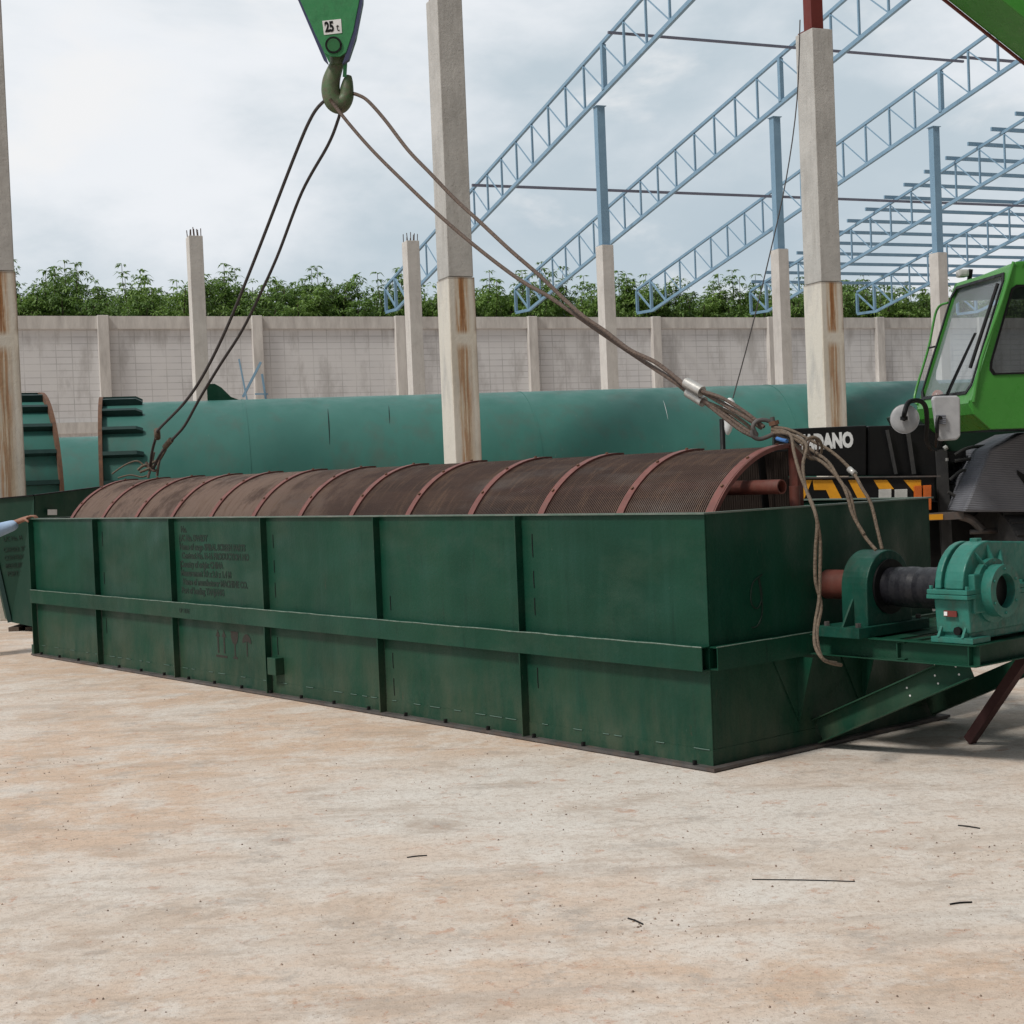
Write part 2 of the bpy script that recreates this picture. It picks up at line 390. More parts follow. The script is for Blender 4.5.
    def sphere(s, c, r, sc_=(1, 1, 1), n=16):
        t = bmesh.new(); bmesh.ops.create_uvsphere(t, u_segments=n, v_segments=n//2+2, radius=r)
        for v in t.verts: v.co = V3((v.co.x*sc_[0], v.co.y*sc_[1], v.co.z*sc_[2]))+V3(c)
        for f in t.faces: f.smooth = True
        s.merge(t); return s
    def build(s, name, mat, parent=None, world=False, bevel=0):
        # world=True: the points are world coordinates, move them into the parent's frame
        if world and parent is not None:
            w = parent.matrix_basis.inverted()
            if parent.parent is not None: w = w @ parent.parent.matrix_basis.inverted()
            bmesh.ops.transform(s.bm, matrix=w, verts=s.bm.verts)
        bmesh.ops.recalc_face_normals(s.bm, faces=s.bm.faces)
        if len(s.bm.verts) < 60000:
            for e_ in s.bm.edges:
                if len(e_.link_faces) == 2 and e_.calc_face_angle(0) > .6: e_.smooth = False
        me = bpy.data.meshes.new(name); s.bm.to_mesh(me); s.bm.free()
        me.materials.append(M[mat] if isinstance(mat, str) else mat)
        o = bpy.data.objects.new(name, me); COL.objects.link(o); o.parent = parent
        if bevel:
            b = o.modifiers.new('bevel', 'BEVEL'); b.width = bevel; b.segments = 2; b.limit_method = 'ANGLE'; b.angle_limit = R(40)
        return o

def tag(o, label=None, cat=None, group=None, kind=None):
    if label: o['label'] = label
    if cat: o['category'] = cat
    if group: o['group'] = group
    if kind: o['kind'] = kind
    return o
def thing(name, label, cat, loc=(0, 0, 0), rz=0, group=None):
    o = bpy.data.objects.new(name, None); COL.objects.link(o); o.empty_display_size = .3
    o.matrix_basis = Matrix.Translation(V3(loc)) @ Matrix.Rotation(rz, 4, 'Z')
    return tag(o, label, cat, group)
def single(o, loc):   # re-centre a one-mesh thing on a world point
    o.data.transform(Matrix.Translation(-V3(loc))); o.location = V3(loc); return o
def text_mb(body, size, mtx, depth=.001, bold=.0, sx=1):
    cu = bpy.data.curves.new('t', 'FONT'); cu.body = body; cu.size = size; cu.extrude = depth; cu.offset = bold
    cu.align_x = 'LEFT'; cu.resolution_u = 3
    o = bpy.data.objects.new('t', cu); COL.objects.link(o)
    dg = bpy.context.evaluated_depsgraph_get(); me = bpy.data.meshes.new_from_object(o.evaluated_get(dg))
    me.transform(Matrix.Diagonal((sx, 1, 1, 1))); me.transform(mtx)
    b = MB(); b.bm.from_mesh(me); bpy.data.objects.remove(o); bpy.data.curves.remove(cu); return b
def frame_mtx(o, x, y):
    x = V3(x).normalized(); y = V3(y); y = (y-x*y.dot(x)).normalized(); z = x.cross(y)
    m_ = Matrix.Identity(4)
    for i in range(3): m_[i][0] = x[i]; m_[i][1] = y[i]; m_[i][2] = z[i]; m_[i][3] = o[i]
    return m_

# ------------------------------------------------------------------ world and sun
sun_dir = V3((-.795, -.606, 0)).normalized(); EL = R(53)
SD = V3((sun_dir.x*math.cos(EL), sun_dir.y*math.cos(EL), math.sin(EL)))
sl = bpy.data.lights.new('sun', 'SUN'); sl.energy = 2.7; sl.angle = R(10); sl.color = (1, .95, .87)
so = bpy.data.objects.new('sun', sl); COL.objects.link(so); so.rotation_euler = SD.to_track_quat('Z', 'Y').to_euler(); so.location = (0, 0, 30)

w = bpy.data.worlds.new('World'); sc.world = w; w.use_nodes = True
nt = w.node_tree; N = nt.nodes; Lk = nt.links
bg = N['Background']; bg.inputs[1].default_value = .1
sky = N.new('ShaderNodeTexSky'); sky.sky_type = 'NISHITA'; sky.sun_disc = False; sky.sun_elevation = EL
sky.sun_rotation = math.atan2(sun_dir.x, sun_dir.y); sky.dust_density = 2
tc = N.new('ShaderNodeTexCoord')
def wmap(scale, loc=(0, 0, 0)):
    k = N.new('ShaderNodeMapping'); k.inputs['Scale'].default_value = scale; k.inputs['Location'].default_value = loc
    Lk.new(tc.outputs['Generated'], k.inputs[0]); return k.outputs[0]
def wnoise(v, s, d=6, r=.55, dist=0):
    k = N.new('ShaderNodeTexNoise'); k.inputs['Scale'].default_value = s; k.inputs['Detail'].default_value = d; k.inputs['Roughness'].default_value = r
    k.inputs['Distortion'].default_value = dist; Lk.new(v, k.inputs['Vector']); return k.outputs['Fac']
def wr(f, lo, hi, a, b):
    k = N.new('ShaderNodeMapRange'); k.interpolation_type = 'SMOOTHSTEP'
    for n_, v in (('From Min', lo), ('From Max', hi), ('To Min', a), ('To Max', b)): k.inputs[n_].default_value = v
    Lk.new(f, k.inputs['Value']); return k.outputs[0]
def wmix(f, a, b):
    k = N.new('ShaderNodeMix'); k.data_type = 'RGBA'
    for i, v in ((0, f), (6, a), (7, b)):
        if hasattr(v, 'links'): Lk.new(v, k.inputs[i])
        elif i == 0: k.inputs[0].default_value = v
        else: k.inputs[i].default_value = (*v, 1)
    return k.outputs[2]
def wscale(c, s):
    k = N.new('ShaderNodeVectorMath'); k.operation = 'SCALE'; Lk.new(c, k.inputs[0])
    if hasattr(s, 'links'): Lk.new(s, k.inputs['Scale'])
    else: k.inputs['Scale'].default_value = s
    return k.outputs[0]
shade = wmix(wr(wnoise(wmap((1, 1, 2.4), (1.4, .6, .35)), 2.2, 8, .55, .25), .42, .64, 0, 1), (.92, .95, .99), (.56, .655, .725))
puff = wmix(wr(wnoise(wmap((1, 1, 2.0), (3.1, 1.7, .1)), 5.2, 8, .55, .15), .55, .70, 0, .8), shade, (.97, .97, .975))
cloud = wscale(puff, 9.3)
gap = wr(wnoise(wmap((1, 1, 2.2), (5, 2, 1)), 2.1, 6, .5), .60, .78, 0, .28)
skyc = wmix(gap, cloud, sky.outputs[0])
# sky dimmed out of view, behind right of the viewer, darkening the trough end
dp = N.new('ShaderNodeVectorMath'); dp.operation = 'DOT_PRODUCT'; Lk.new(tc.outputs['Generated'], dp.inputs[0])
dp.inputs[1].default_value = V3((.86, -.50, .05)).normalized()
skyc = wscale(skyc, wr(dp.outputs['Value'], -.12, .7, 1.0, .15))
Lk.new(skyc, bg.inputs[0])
sc.view_settings.view_transform = 'Standard'; sc.view_settings.look = 'None'; sc.view_settings.gamma = 1; sc.view_settings.exposure = 0
sc.render.engine = 'CYCLES'
sc.cycles.max_bounces = 8; sc.cycles.transparent_max_bounces = 24

# ------------------------------------------------------------------ ground
def build_ground():
    g = MB(); g.quad([(-600, -200, 0), (600, -200, 0), (600, 1000, 0), (-600, 1000, 0)])
    tag(g.build('ground', 'ground'), kind='structure')
build_ground()

# scattered grit: small angular pebbles on the slab, nobody could count them
def build_grit():
    b = MB(); rnd = random.Random(3)
    cl = [(rnd.uniform(-3, 3), rnd.uniform(3.2, 10), rnd.uniform(.15, .7)) for _ in range(38)]
    for i in range(2600):
        if i % 3:
            q = rnd.choice(cl); x = q[0]+rnd.gauss(0, q[2]); d = q[1]+rnd.gauss(0, q[2]*.6)
        else: d = 3.2 + 9*rnd.random()**1.6; x = (rnd.random()-.5)*d*.9
        u_, v_ = d-7.8, x-1.0
        if d < 3 or (mach.matrix_basis.inverted() @ V3((x, d, 0))).y > -.08: continue
        s = rnd.choice((.002, .0025, .003, .003, .004, .005, .0075)); c = V3((x, d, s*.3))
        vs = [c+V3((s*rnd.uniform(.5, 1)*math.cos(a+rnd.random()*.5), s*rnd.uniform(.5, 1)*math.sin(a+rnd.random()*.5), -s*.35)) for a in (0, 1.25, 2.5, 3.8, 5)]
        t = c+V3((rnd.uniform(-.3, .3)*s, 0, s*.6))
        vv = [b.bm.verts.new(p) for p in vs]; tv = b.bm.verts.new(t)
        for k in range(5): b.bm.faces.new((vv[k], vv[(k+1) % 5], tv))
    k = NT('grit'); g = k.n.new('ShaderNodeNewGeometry'); k.col(k.mix(g.outputs['Random Per Island'], (.11, .075, .055), (.36, .27, .21))); k.rough(.9)
    tag(b.build('grit', k.m), kind='stuff')
def onground(x, y): q = ray(x, y); return CAM+q*(-1.6/q.z)
rods = [((752, 880), (855, 882), .0021, 'long thin black rod lying on pale ground, longest of the loose rods'),
        ((950, 905), (972, 903), .0032, 'short dark rod on the ground right of the longest rod'),
        ((958, 826), (980, 829), .003, 'short dark rod on the ground below the leaning red prop'),
        ((407, 858), (427, 856), .0025, 'thin dark twig lying alone on the ground left of centre'),
        ((628, 919), (643, 925), .003, 'tiny dark twig on the ground left of the longest rod')]
for a, b_, r_, lb in rods:
    p = onground(*a)+V3((0, 0, r_)); q = onground(*b_)+V3((0, 0, r_)); mid = (p+q)/2+V3((0, .004, .001))
    o = MB().tube([p, mid, q], r_, 6, 3).build('metal_rod', 'black'); single(o, p)
    tag(o, lb, 'rod', 'loose rods and twigs on the ground')

# ------------------------------------------------------------------ screening machine (trough, drum, drive)
ORG = V3((1.0057, 7.8154, 0)); TH = math.atan2(-.7694, .6388)
mach = thing('screening_machine', 'long dark green steel trough with brown arched screen and teal gearbox, slung from the crane', 'screening machine', ORG, TH)
Lm, Wm, Hm = 9.0, 2.0, 1.353
def machine():
    T = .010
    # the near long side
    sp = MB().box(-Lm, 0, 0, T, .02, Hm-.004).build('side_panel', 'tank', mach, bevel=.002)
    MB().box(-Lm, 0, Wm-T, Wm, .02, Hm-.004).build('side_panel', 'tank', mach, bevel=.002)
    ep = MB().box(-T, 0, T+.001, Wm-T-.001, .02, Hm-.004).build('end_panel', 'tank', mach)
    MB().box(-Lm, -Lm+T, T+.001, Wm-T-.001, .02, Hm-.004).build('end_panel', 'tank', mach)
    MB().box(-Lm+T, -T, T, Wm-T, .03, .04).build('floor_panel', 'tank', mach)
    # rim: small angle standing proud round the top
    rm = MB()
    rm.box(-Lm-.02, .02, -.022, .03, Hm-.003, Hm+.006); rm.box(-Lm-.02, .02, Wm-.03, Wm+.022, Hm-.003, Hm+.006)
    rm.box(-.03, .02, .0301, Wm-.0301, Hm-.0028, Hm+.0058); rm.box(-Lm-.02, -Lm+.03, .0301, Wm-.0301, Hm-.0028, Hm+.0058)
    rm.build('top_rim', paint('rim_paint', (.06, .12, .09), (.14, .16, .14), .4, 7, False, (.25, .24, .22), .5), mach)
    # base rail: flat foot under the walls with a rusty grey edge
    br = MB()
    br.box(-Lm-.05, .06, -.06, .10, .006, .022); br.box(-Lm-.05, .06, Wm-.10, Wm+.06, .006, .022)
    br.box(-.10, .0599, .1001, Wm-.1001, .0062, .0218); br.box(-Lm-.05, -Lm+.10, .1001, Wm-.1001, .0062, .0218)
    br.build('base_rail', 'flange', mach)
    sk = MB(); sk.box(-Lm-.04, .05, -.045, .05, 0.0, .0058); sk.box(-Lm-.04, .05, Wm-.05, Wm+.045, 0.0, .0058)
    sk.build('base_skid', 'rustband', mach)
    ba = MB(); ba.box(-Lm, .003, -.0035, 0, .022, .105); ba.box(0, .0035, -.003, Wm, .0222, .105)   # angle leg against the wall
    ba.build('base_angle', 'tank', mach)
    # weld beads along the base angle
    wm = paint('weld', (.08, .14, .11), None, .5, 9, False); rnd = random.Random(5); x = -Lm+.1
    while x < -.1:
        l = rnd.uniform(.05, .12); MB().tube([(x, -.005, .105), (x+l/2, -.006, .1045), (x+l, -.005, .105)], .0035, 5, 1).build('weld_bead', wm, mach); x += l+rnd.uniform(.03, .28)
    for i in range(21):
        x = -Lm+.15+i*(Lm-.25)/20; MB().cyl((x, -.035, .022), (x, -.035, .045), .013, 6).build('foot_bolt', 'black', mach)
    # stiffeners: flat plates on edge, two lengths, above and below the girth beam
    for i in range(7):
        x = -Lm*i/6
        xs = x-.012 if i == 0 else (x+.004 if i == 6 else x)
        if i == 0: continue
        rr_ = random.Random(i)
        for zz in (1.22, 1.02, .84, .42, .25):
            if rr_.random() < .75 and i < 6: MB().tube([(xs+.105, -.0005, zz+rr_.uniform(-.03, .03)), (xs+.104, -.001, zz-.05), (xs+.106, -.0005, zz-rr_.uniform(.08, .13))], .004, 5, 2).build('burn_mark', 'black', mach)
        for y0, y1 in ((-.052, -.0002), (Wm+.0002, Wm+.052)):
            MB().box(xs, xs+.010, y0, y1, .656, Hm-.004).build('stiffener', 'tank', mach)
            MB().box(xs, xs+.010, y0-.0037 if y0 < 0 else y0, y1-.0037 if y0 < 0 else y1, .0222, .525).build('stiffener', 'tank', mach)
    # girth beam: channel wrapped round at mid height
    for y, f in ((-.058, 1), (Wm+.058, -1)):
        g = MB(); s_ = 1 if f == 1 else -1
        g.box(-Lm-.01, .0, min(y, y+s_*.006), max(y, y+s_*.006), .527, .654)
        g.box(-Lm-.01, .0, min(y+s_*.0062, -s_*0 if f == 1 else Wm), max(y+s_*.0062, 0 if f == 1 else Wm), .527, .533)
        g.box(-Lm-.01, .0, min(y+s_*.0062, 0 if f == 1 else Wm), max(y+s_*.0062, 0 if f == 1 else Wm), .648, .6542)
        g.build('girth_beam', 'tank', mach)
    g = MB(); g.box(.052, .058, .002, Wm, .530, .652); g.box(.0037, .0518, .002, Wm, .530, .536); g.box(.0037, .0518, .002, Wm, .646, .652)
    g.build('girth_beam', 'tank', mach)
    # pale scraped weld on the top edge of the girth beam
    wl = MB(); rnd = random.Random(9); pts = [(-Lm + i*.12, -.0575+rnd.uniform(-.001, .001), .6555+rnd.uniform(-.0018, .0015)) for i in range(int(Lm/.12)+1)]
    wl.tube(pts, .0038, 5, 2); wl.build('weld_bead', paint('scraped_weld', (.20, .25, .21), (.05, .10, .075), .5, 25, False), mach); wl = MB(); wl.tube([(.056+rnd.uniform(-.001, .001), i*.12, .654+rnd.uniform(-.002, .002)) for i in range(17)], .0035, 5, 2)
    wl.build('weld_bead', paint('scraped_weld_dim', (.16, .20, .17), (.05, .10, .075), .5, 25, False), mach)
    # little welded box low on the near side (drain lug)
    lg = MB().box(-4.44, -4.32, -.075, 0, .17, .30, .006).build('drain_lug', 'tank', mach)
    # far-end lug at the foot
    MB().box(-Lm-.05, -Lm+.02, -.05, -.004, .022, .11).build('lifting_lug', 'tank', mach)
    # stencilled writing on the fifth bay
    bx0 = -Lm*4/6+.10; yy = -.0012
    lines = ['No.', 'L/C No. DWSDY', 'Name of cargo SPIRAL SCREEN PARTS', 'Contract No. H-16 PRODUCTION NO', 'Country of origin: CHINA',
             'Measurement 9.0 x 2.0 x 1.4 M', 'Name of manufacturer MACHINE CO.', 'Port of loading YANJANG']
    for i, tx in enumerate(lines):
        z = 1.235-i*.072
        wd = .0255*len(tx)
        t = text_mb(tx, .070, frame_mtx((bx0+.03*(i % 3 == 0), yy, z), (1, 0, 0), (0, 0, 1)), .0008, .0035, .95)
        wdt = max(v.co.x for v in t.bm.verts)-bx0
        if wdt > 1.29:
            bmesh.ops.transform(t.bm, matrix=Matrix.Translation((bx0, 0, 0)) @ Matrix.Diagonal((1.29/wdt, 1, 1, 1)) @ Matrix.Translation((-bx0, 0, 0)), verts=t.bm.verts)
        t.build('stencil_lettering', 'stencil', sp)
    t = text_mb('UP HERE', .05, frame_mtx((bx0+.05, -.0592, .575), (1, 0, 0), (0, 0, 1)), .0008, .001, .95); t.build('stencil_lettering', 'stencil', sp)
    # pictograms: two arrows up, wine glass, umbrella
    def flat(pts): return [(p[0], yy-.0008, p[1]) for p in pts]
    ic = MB(); ax = -Lm*4/6+.68
    for k in (0, .10):
        ic.prism(flat([(ax+k-.011, .27), (ax+k+.011, .27), (ax+k+.011, .40), (ax+k+.034, .40), (ax+k, .455), (ax+k-.034, .40), (ax+k-.011, .40)]), (0, .001, 0))
    ic.prism(flat([(ax-.04, .235), (ax+.14, .235), (ax+.14, .252), (ax-.04, .252)]), (0, .001, 0))
    g0 = ax+.27
    ic.prism(flat([(g0-.06, .455), (g0-.055, .40), (g0-.03, .36), (g0-.009, .35), (g0-.009, .26), (g0-.035, .25), (g0-.035, .238), (g0+.035, .238), (g0+.035, .25), (g0+.009, .26), (g0+.009, .35), (g0+.03, .36), (g0+.055, .40), (g0+.06, .455)]), (0, .001, 0))
    u0 = ax+.46
    ic.prism(flat([(u0-.07, .37)]+[(u0+.07*math.cos(a), .37+.075*math.sin(a)) for a in [math.pi*(1-i/8) for i in range(1, 8)]]+[(u0+.07, .37), (u0+.008, .385), (u0+.008, .27), (u0-.008, .27), (u0-.008, .385)]), (0, .001, 0))
    ic.build('handling_pictogram', 'stencilred', sp)
    MB().tube([(.0035, .34+a, .76+b) for a, b in ((.10, .24), (.02, .20), (.0, .10), (.05, .06), (.09, .12), (.07, .22), (.09, .05), (.05, -.03), (.0, -.04))], .004, 5, 5).build('paint_scribble', 'stencil', ep)
    # stiffening gussets on the end panel under the drive platform
    for y in (.70, 1.27):
        MB().prism([(.0045, y-.20, .525), (.0045, y+.20, .525), (.0045, y, .16)], (.004, 0, 0)).build('end_gusset', 'tank', mach)
        MB().prism([(.0087, y-.004, .525), (.12, y-.004, .525), (.0087, y-.004, .16)], (0, .008, 0)).build('end_gusset', 'tank', mach)

    # ---------------- drum
    AY, AZ, RR = 1.0, .905, .795
    s0, s1 = -8.81, -.262
    dm = MB(); n = 30
    ARC = (R(-93), R(93))   # the screen is a half shell: front side only, bottom to top
    pitch = .0155; k = int((s1-s0)/pitch)
    for i in range(k):
        dm.ring((s0+.008+i*pitch, AY, AZ), (1, 0, 0), RR-.004, RR, .0070, n, *ARC)
    for j in range(16):
        a = R(88+184*j/15); dm.bar((s0, AY+(RR-.017)*math.cos(a), AZ+(RR-.017)*math.sin(a)), (s1, AY+(RR-.017)*math.cos(a), AZ+(RR-.017)*math.sin(a)), .005, .005)
    drum = dm.build('screen_drum', 'screen', mach)
    tag(drum, 'rusty brown wire screen drum')
    for i in range(13):
        x = s0+(s1-s0)*i/12
        h = MB().ring((x, AY, AZ), (1, 0, 0), RR+.001, RR+.013, .056, 48, *ARC)
        if i in (0, 12): h.ring((x+(.036 if i else -.036), AY, AZ), (1, 0, 0), RR-.012, RR+.0128, .008, 48, *ARC)
        ho = h.build('hoop', 'oxide', drum)
        b = MB()
        for j in range(10):
            a = R(96+19*j); c = V3((x, AY+(RR+.013)*math.cos(a), AZ+(RR+.013)*math.sin(a))); d = V3((0, math.cos(a), math.sin(a)))
            b.cyl(c-d*.001, c+d*.010, .010, 6)
        b.build('hoop_bolt', 'rustband', drum)
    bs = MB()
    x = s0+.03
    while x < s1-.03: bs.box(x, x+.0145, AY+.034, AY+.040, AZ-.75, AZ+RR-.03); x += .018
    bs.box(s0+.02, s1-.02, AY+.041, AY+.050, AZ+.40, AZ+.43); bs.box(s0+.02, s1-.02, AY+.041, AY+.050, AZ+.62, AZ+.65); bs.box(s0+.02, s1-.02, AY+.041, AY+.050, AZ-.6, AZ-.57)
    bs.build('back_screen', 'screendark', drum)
    # internal tubes and central shaft
    for a in (R(121), R(195), R(262)):
        y, z = AY+.66*math.cos(a), AZ+.66*math.sin(a)
        MB().ring(((s0+s1)/2+.12, y, z), (1, 0, 0), .033, .041, s1-s0+.24, 20).build('drum_tube', 'oxide2', drum)
    MB().cyl((s0-.1, AY, AZ), (.14, AY, AZ), .08, 28).build('drum_shaft', 'oxide2', drum)
    for xx in (s1-.14, -2.6, -4.7, -6.8, s0+.04):
        for j in range(4):
            a = R(95+55*j); d = V3((0, math.cos(a), math.sin(a)))
            MB().bar(V3((xx, AY, AZ))+d*.08, V3((xx, AY, AZ))+d*(RR-.02), .05, .012, (1, 0, 0)).build('spoke', 'black', drum)
    MB().box(-.20, -.12, .03, Wm-.03, 1.30, 1.334).build('cross_bar', 'oxide2', mach)
    MB().bar((-.20, 1.0, 1.336), (-.20, 1.0, 1.70), .06, .05).build('post', 'oxide2', mach)
    MB().tube([(-.05, .80, 1.36), (-.05, .80, 1.47)], .03, 12, 1).build('post', 'oxide2', mach)

    # ---------------- drive platform
    z0, z1 = .535, .648
    X1 = 1.10; Y0, Y1 = .76, 2.3
    pf = MB()
    pf.channel((.0585, Y0+.045, (z0+z1)/2), (X1, Y0+.045, (z0+z1)/2), z1-z0, .05, .007)
    pf.channel((.0585, Y1, (z0+z1)/2), (X1, Y1, (z0+z1)/2), z1-z0, .05, .007)
    pf.channel((X1-.045, Y0+.0005, (z0+z1)/2), (X1-.045, Y1-.0005, (z0+z1)/2), z1-z0-.001, .05, .007)
    pf.channel((.62, Y0+.008, (z0+z1)/2), (.62, Y1-.008, (z0+z1)/2), z1-z0-.018, .05, .007)
    plat = pf.build('drive_platform', 'tank', mach, bevel=.0015)
    pl = MB(); pl.box(.10, .56, Y0+.06, Y1-.06, .634, .639); pl.box(.72, 1.04, Y0+.06, Y1-.06, .634, .639)
    pl.build('deck_plate', 'tank', plat)
    for y, hl in ((.86, 0), (1.90, 1)):
        b = MB(); b.channel((.02, y, .09), (1.0, y, z0-.005), .135 if y < 1.5 else .11, .05 if y < 1.5 else -.05, .007)
        br_ = b.build('brace', 'tank', plat)
        if 1:
            d = (V3((1.0, y, z0-.005))-V3((.02, y, .09))); dn = d.normalized(); nn = V3((-dn.z, 0, dn.x))
            for f in (.62, .80, .93) if not hl else (.15, .30, .55, .68, .82, .9):
                for o_ in (-.022, .022):
                    c = V3((.02, y, .09))+d*f+nn*o_*(1 if not hl else 1)
                    MB().cyl(c+V3((0, -.0088 if not hl else -.0015, 0)), c+V3((0, -.0068 if not hl else .0005, 0)), .0055, 10).build('bolt_hole', 'letter', br_)
    pr = MB().bar((1.03, 1.34, z0-.01), (.615, 1.42, .02), .05, .055).build('prop', 'prop', plat); tag(pr, 'loose dark red steel prop slanting down to the ground')

    # ---------------- bearing pedestal
    def arch(y, z, r, zb, half, n=20):
        pts = [(y-half, zb)]+[(y+r*math.cos(a), z+r*math.sin(a)) for a in [math.pi*(1-i/n) for i in range(n+1)]]+[(y+half, zb)]
        return pts
    ph = .2
    pb = MB(); pts = arch(AY, AZ, ph, .70, ph)
    pb.prism([(.25, a, b) for a, b in pts], (.17, 0, 0))
    ped = pb.build('bearing_pedestal', 'pedestal', mach, bevel=.006)
    MB().box(.16, .45, AY-.32, AY+.32, .649, .705, .004).build('pedestal_foot', 'pedestal', ped)
    for y in (AY-.215, AY+.215):
        s_ = -1 if y < AY else 1
        MB().prism([(.32, AY+s_*.202, .705), (.32, AY+s_*.30, .705), (.32, AY+s_*.202, .85)], (.012, 0, 0)).build('pedestal_gusset', 'pedestal', ped)
    b = MB()
    for x in (.20, .41):
        for y in (AY-.27, AY+.27): b.cyl((x, y, .705), (x, y, .727), .016, 6)
    b.build('pedestal_bolt', 'flange', ped)
    MB().ring((.427, AY, AZ), (1, 0, 0), .10, .15, .012, 40).build('seal_ring', 'black', ped)
    MB().cyl((-.02, AY, AZ), (.25, AY, AZ), .083, 30).build('drive_shaft', 'oxide2', mach)
    cp = MB(); rnd = random.Random(2)
    x = .42; rs = [.104, .1045, .109, .1085, .1125, .112, .1075, .1115, .111, .113, .092, .090, .088]
    for i, r_ in enumerate(rs): cp.cyl((x, AY, AZ), (x+.0362, AY, AZ), r_, 32, rs[min(i+1, 12)] if i not in (9,) else r_, True); x += .0362
    cp.build('shaft_coupling', 'rubber', mach)

    # ---------------- gearbox
    x0, x1 = .868, 1.055
    y0, y1 = AY-.235, AY+1.05
    g = MB()
    def outline(r, r2, zc=AZ+.02):
        p = [(AY-r, zc)]
        p += [(AY+r*math.cos(a), zc+r*math.sin(a)) for a in [math.pi*(1-i/16) for i in range(1, 16) if math.pi*(1-i/16) > R(75)]]
        c2 = AY+.66
        p += [(c2+r2*math.cos(a), zc+r2*math.sin(a)) for a in [R(75)-R(75)*i/8 for i in range(0, 9)]]
        return p
    for a, b_, r, r2 in ((x0, .905, .232, .19), (.9052, .9318, .206, .170), (.932, x1-.018, .235, .193)):
        g.prism([(a, y, z) for y, z in outline(r, r2)], (b_-a, 0, 0))
    g.prism([(x0-.012, y0+.012, .875), (x0-.012, y1-.22, .875), (x0-.012, y1-.26, .70), (x0-.012, y0+.03, .70)], (x1-x0+.012, 0, 0))
    gb = g.build('gearbox', 'gear', mach, bevel=.007); tag(gb, 'teal painted gearbox')
    MB().box(x0-.032, x1+.022, y0-.025, y1-.2, .876, .898, .004).build('split_flange', 'gear', gb)
    MB().box(x0-.030, x1+.020, y0-.023, y1-.202, .9, .924, .004).build('split_flange', 'gear', gb)
    for (yy_, ww) in ((y0+.08, .16), (y1-.42, .16)):
        MB().box(x0-.03, x1+.03, yy_-ww/2, yy_+ww/2, .65, .68, .004).build('gearbox_foot', 'gear', gb)
        for xx in (x0+.01, x1-.035):
            MB().prism([(xx, yy_-.085, .68), (xx, yy_-.03, .68), (xx, yy_-.03, .77)], (.014, 0, 0)).build('foot_rib', 'gear', gb)
    MB().box(x0-.005, x1-.01, y0+.045, y1-.3, .662, .72, .008).build('sump', 'gear', gb)
    # bearing boss with open bore
    MB().ring((x1+.03, AY, AZ), (1, 0, 0), .088, .135, .095, 48).build('bearing_cap', 'gear', gb)
    MB().ring((x1-.002, AY, AZ), (1, 0, 0), .088, .165, .034, 48).build('bearing_boss', 'gear', gb)
    MB().cyl((x1-.02, AY, AZ), (x1+.03, AY, AZ), .0878, 40).build('bore', 'black', gb)
    MB().box(x1-.02, x1+.018, AY-.185, AY+.185, .80, 1.0, .008).build('boss_block', 'gear', gb)
    for a in (90, 60, 120):
        d = V3((0, math.cos(R(a)), math.sin(R(a))))
        MB().prism([V3((x1-.02, AY, AZ))+d*.15+V3((0, -.006, 0)), V3((x1+.02, AY, AZ))+d*.15+V3((0, -.006, 0)), V3((x1-.02, AY, AZ))+d*.24+V3((0, -.006, 0))], (0, .012, 0)).build('casing_rib', 'gear', gb)
    MB().ring((x1+.02, AY+.66, AZ), (1, 0, 0), .05, .10, .06, 36).build('bearing_cap', 'gear', gb)
    class EB:      # every bolt a part of its own
        def cyl(s, *a): MB().cyl(*a).build('casing_bolt', 'gear', gb)
    b = EB()
    for i in range(7):
        yb = y0+i*(y1-y0-.3)/6
        for xx in (x0-.018, x1+.006): b.cyl((xx, yb, .9), (xx, yb, .942), .010, 6)
    for i in range(6):
        a = R(60*i+30); b.cyl((x1+.078, AY+.112*math.cos(a), AZ+.112*math.sin(a)), (x1+.085, AY+.112*math.cos(a), AZ+.112*math.sin(a)), .008, 6)
    MB().cyl((x0+.1, AY, 1.150), (x0+.1, AY, 1.172), .03, 8).build('filler_cap', 'gear', gb)
    npz = MB().box(x0+.05, x0+.125, y0+.004, y0+.0118, .785, .815).build('nameplate', 'redpost', gb)
    MB().box(x0+.053, x0+.072, y0+.0005, y0+.0038, .79, .81).build('nameplate_emblem', 'letter', gb)
    MB().cyl((x0+.12, y0+.01, .712), (x0+.12, y0+.06, .712), .022, 8).build('drain_plug', 'black', gb)
machine()
build_grit()
def mloc(x, y, z): return mach.matrix_basis @ V3((x, y, z))

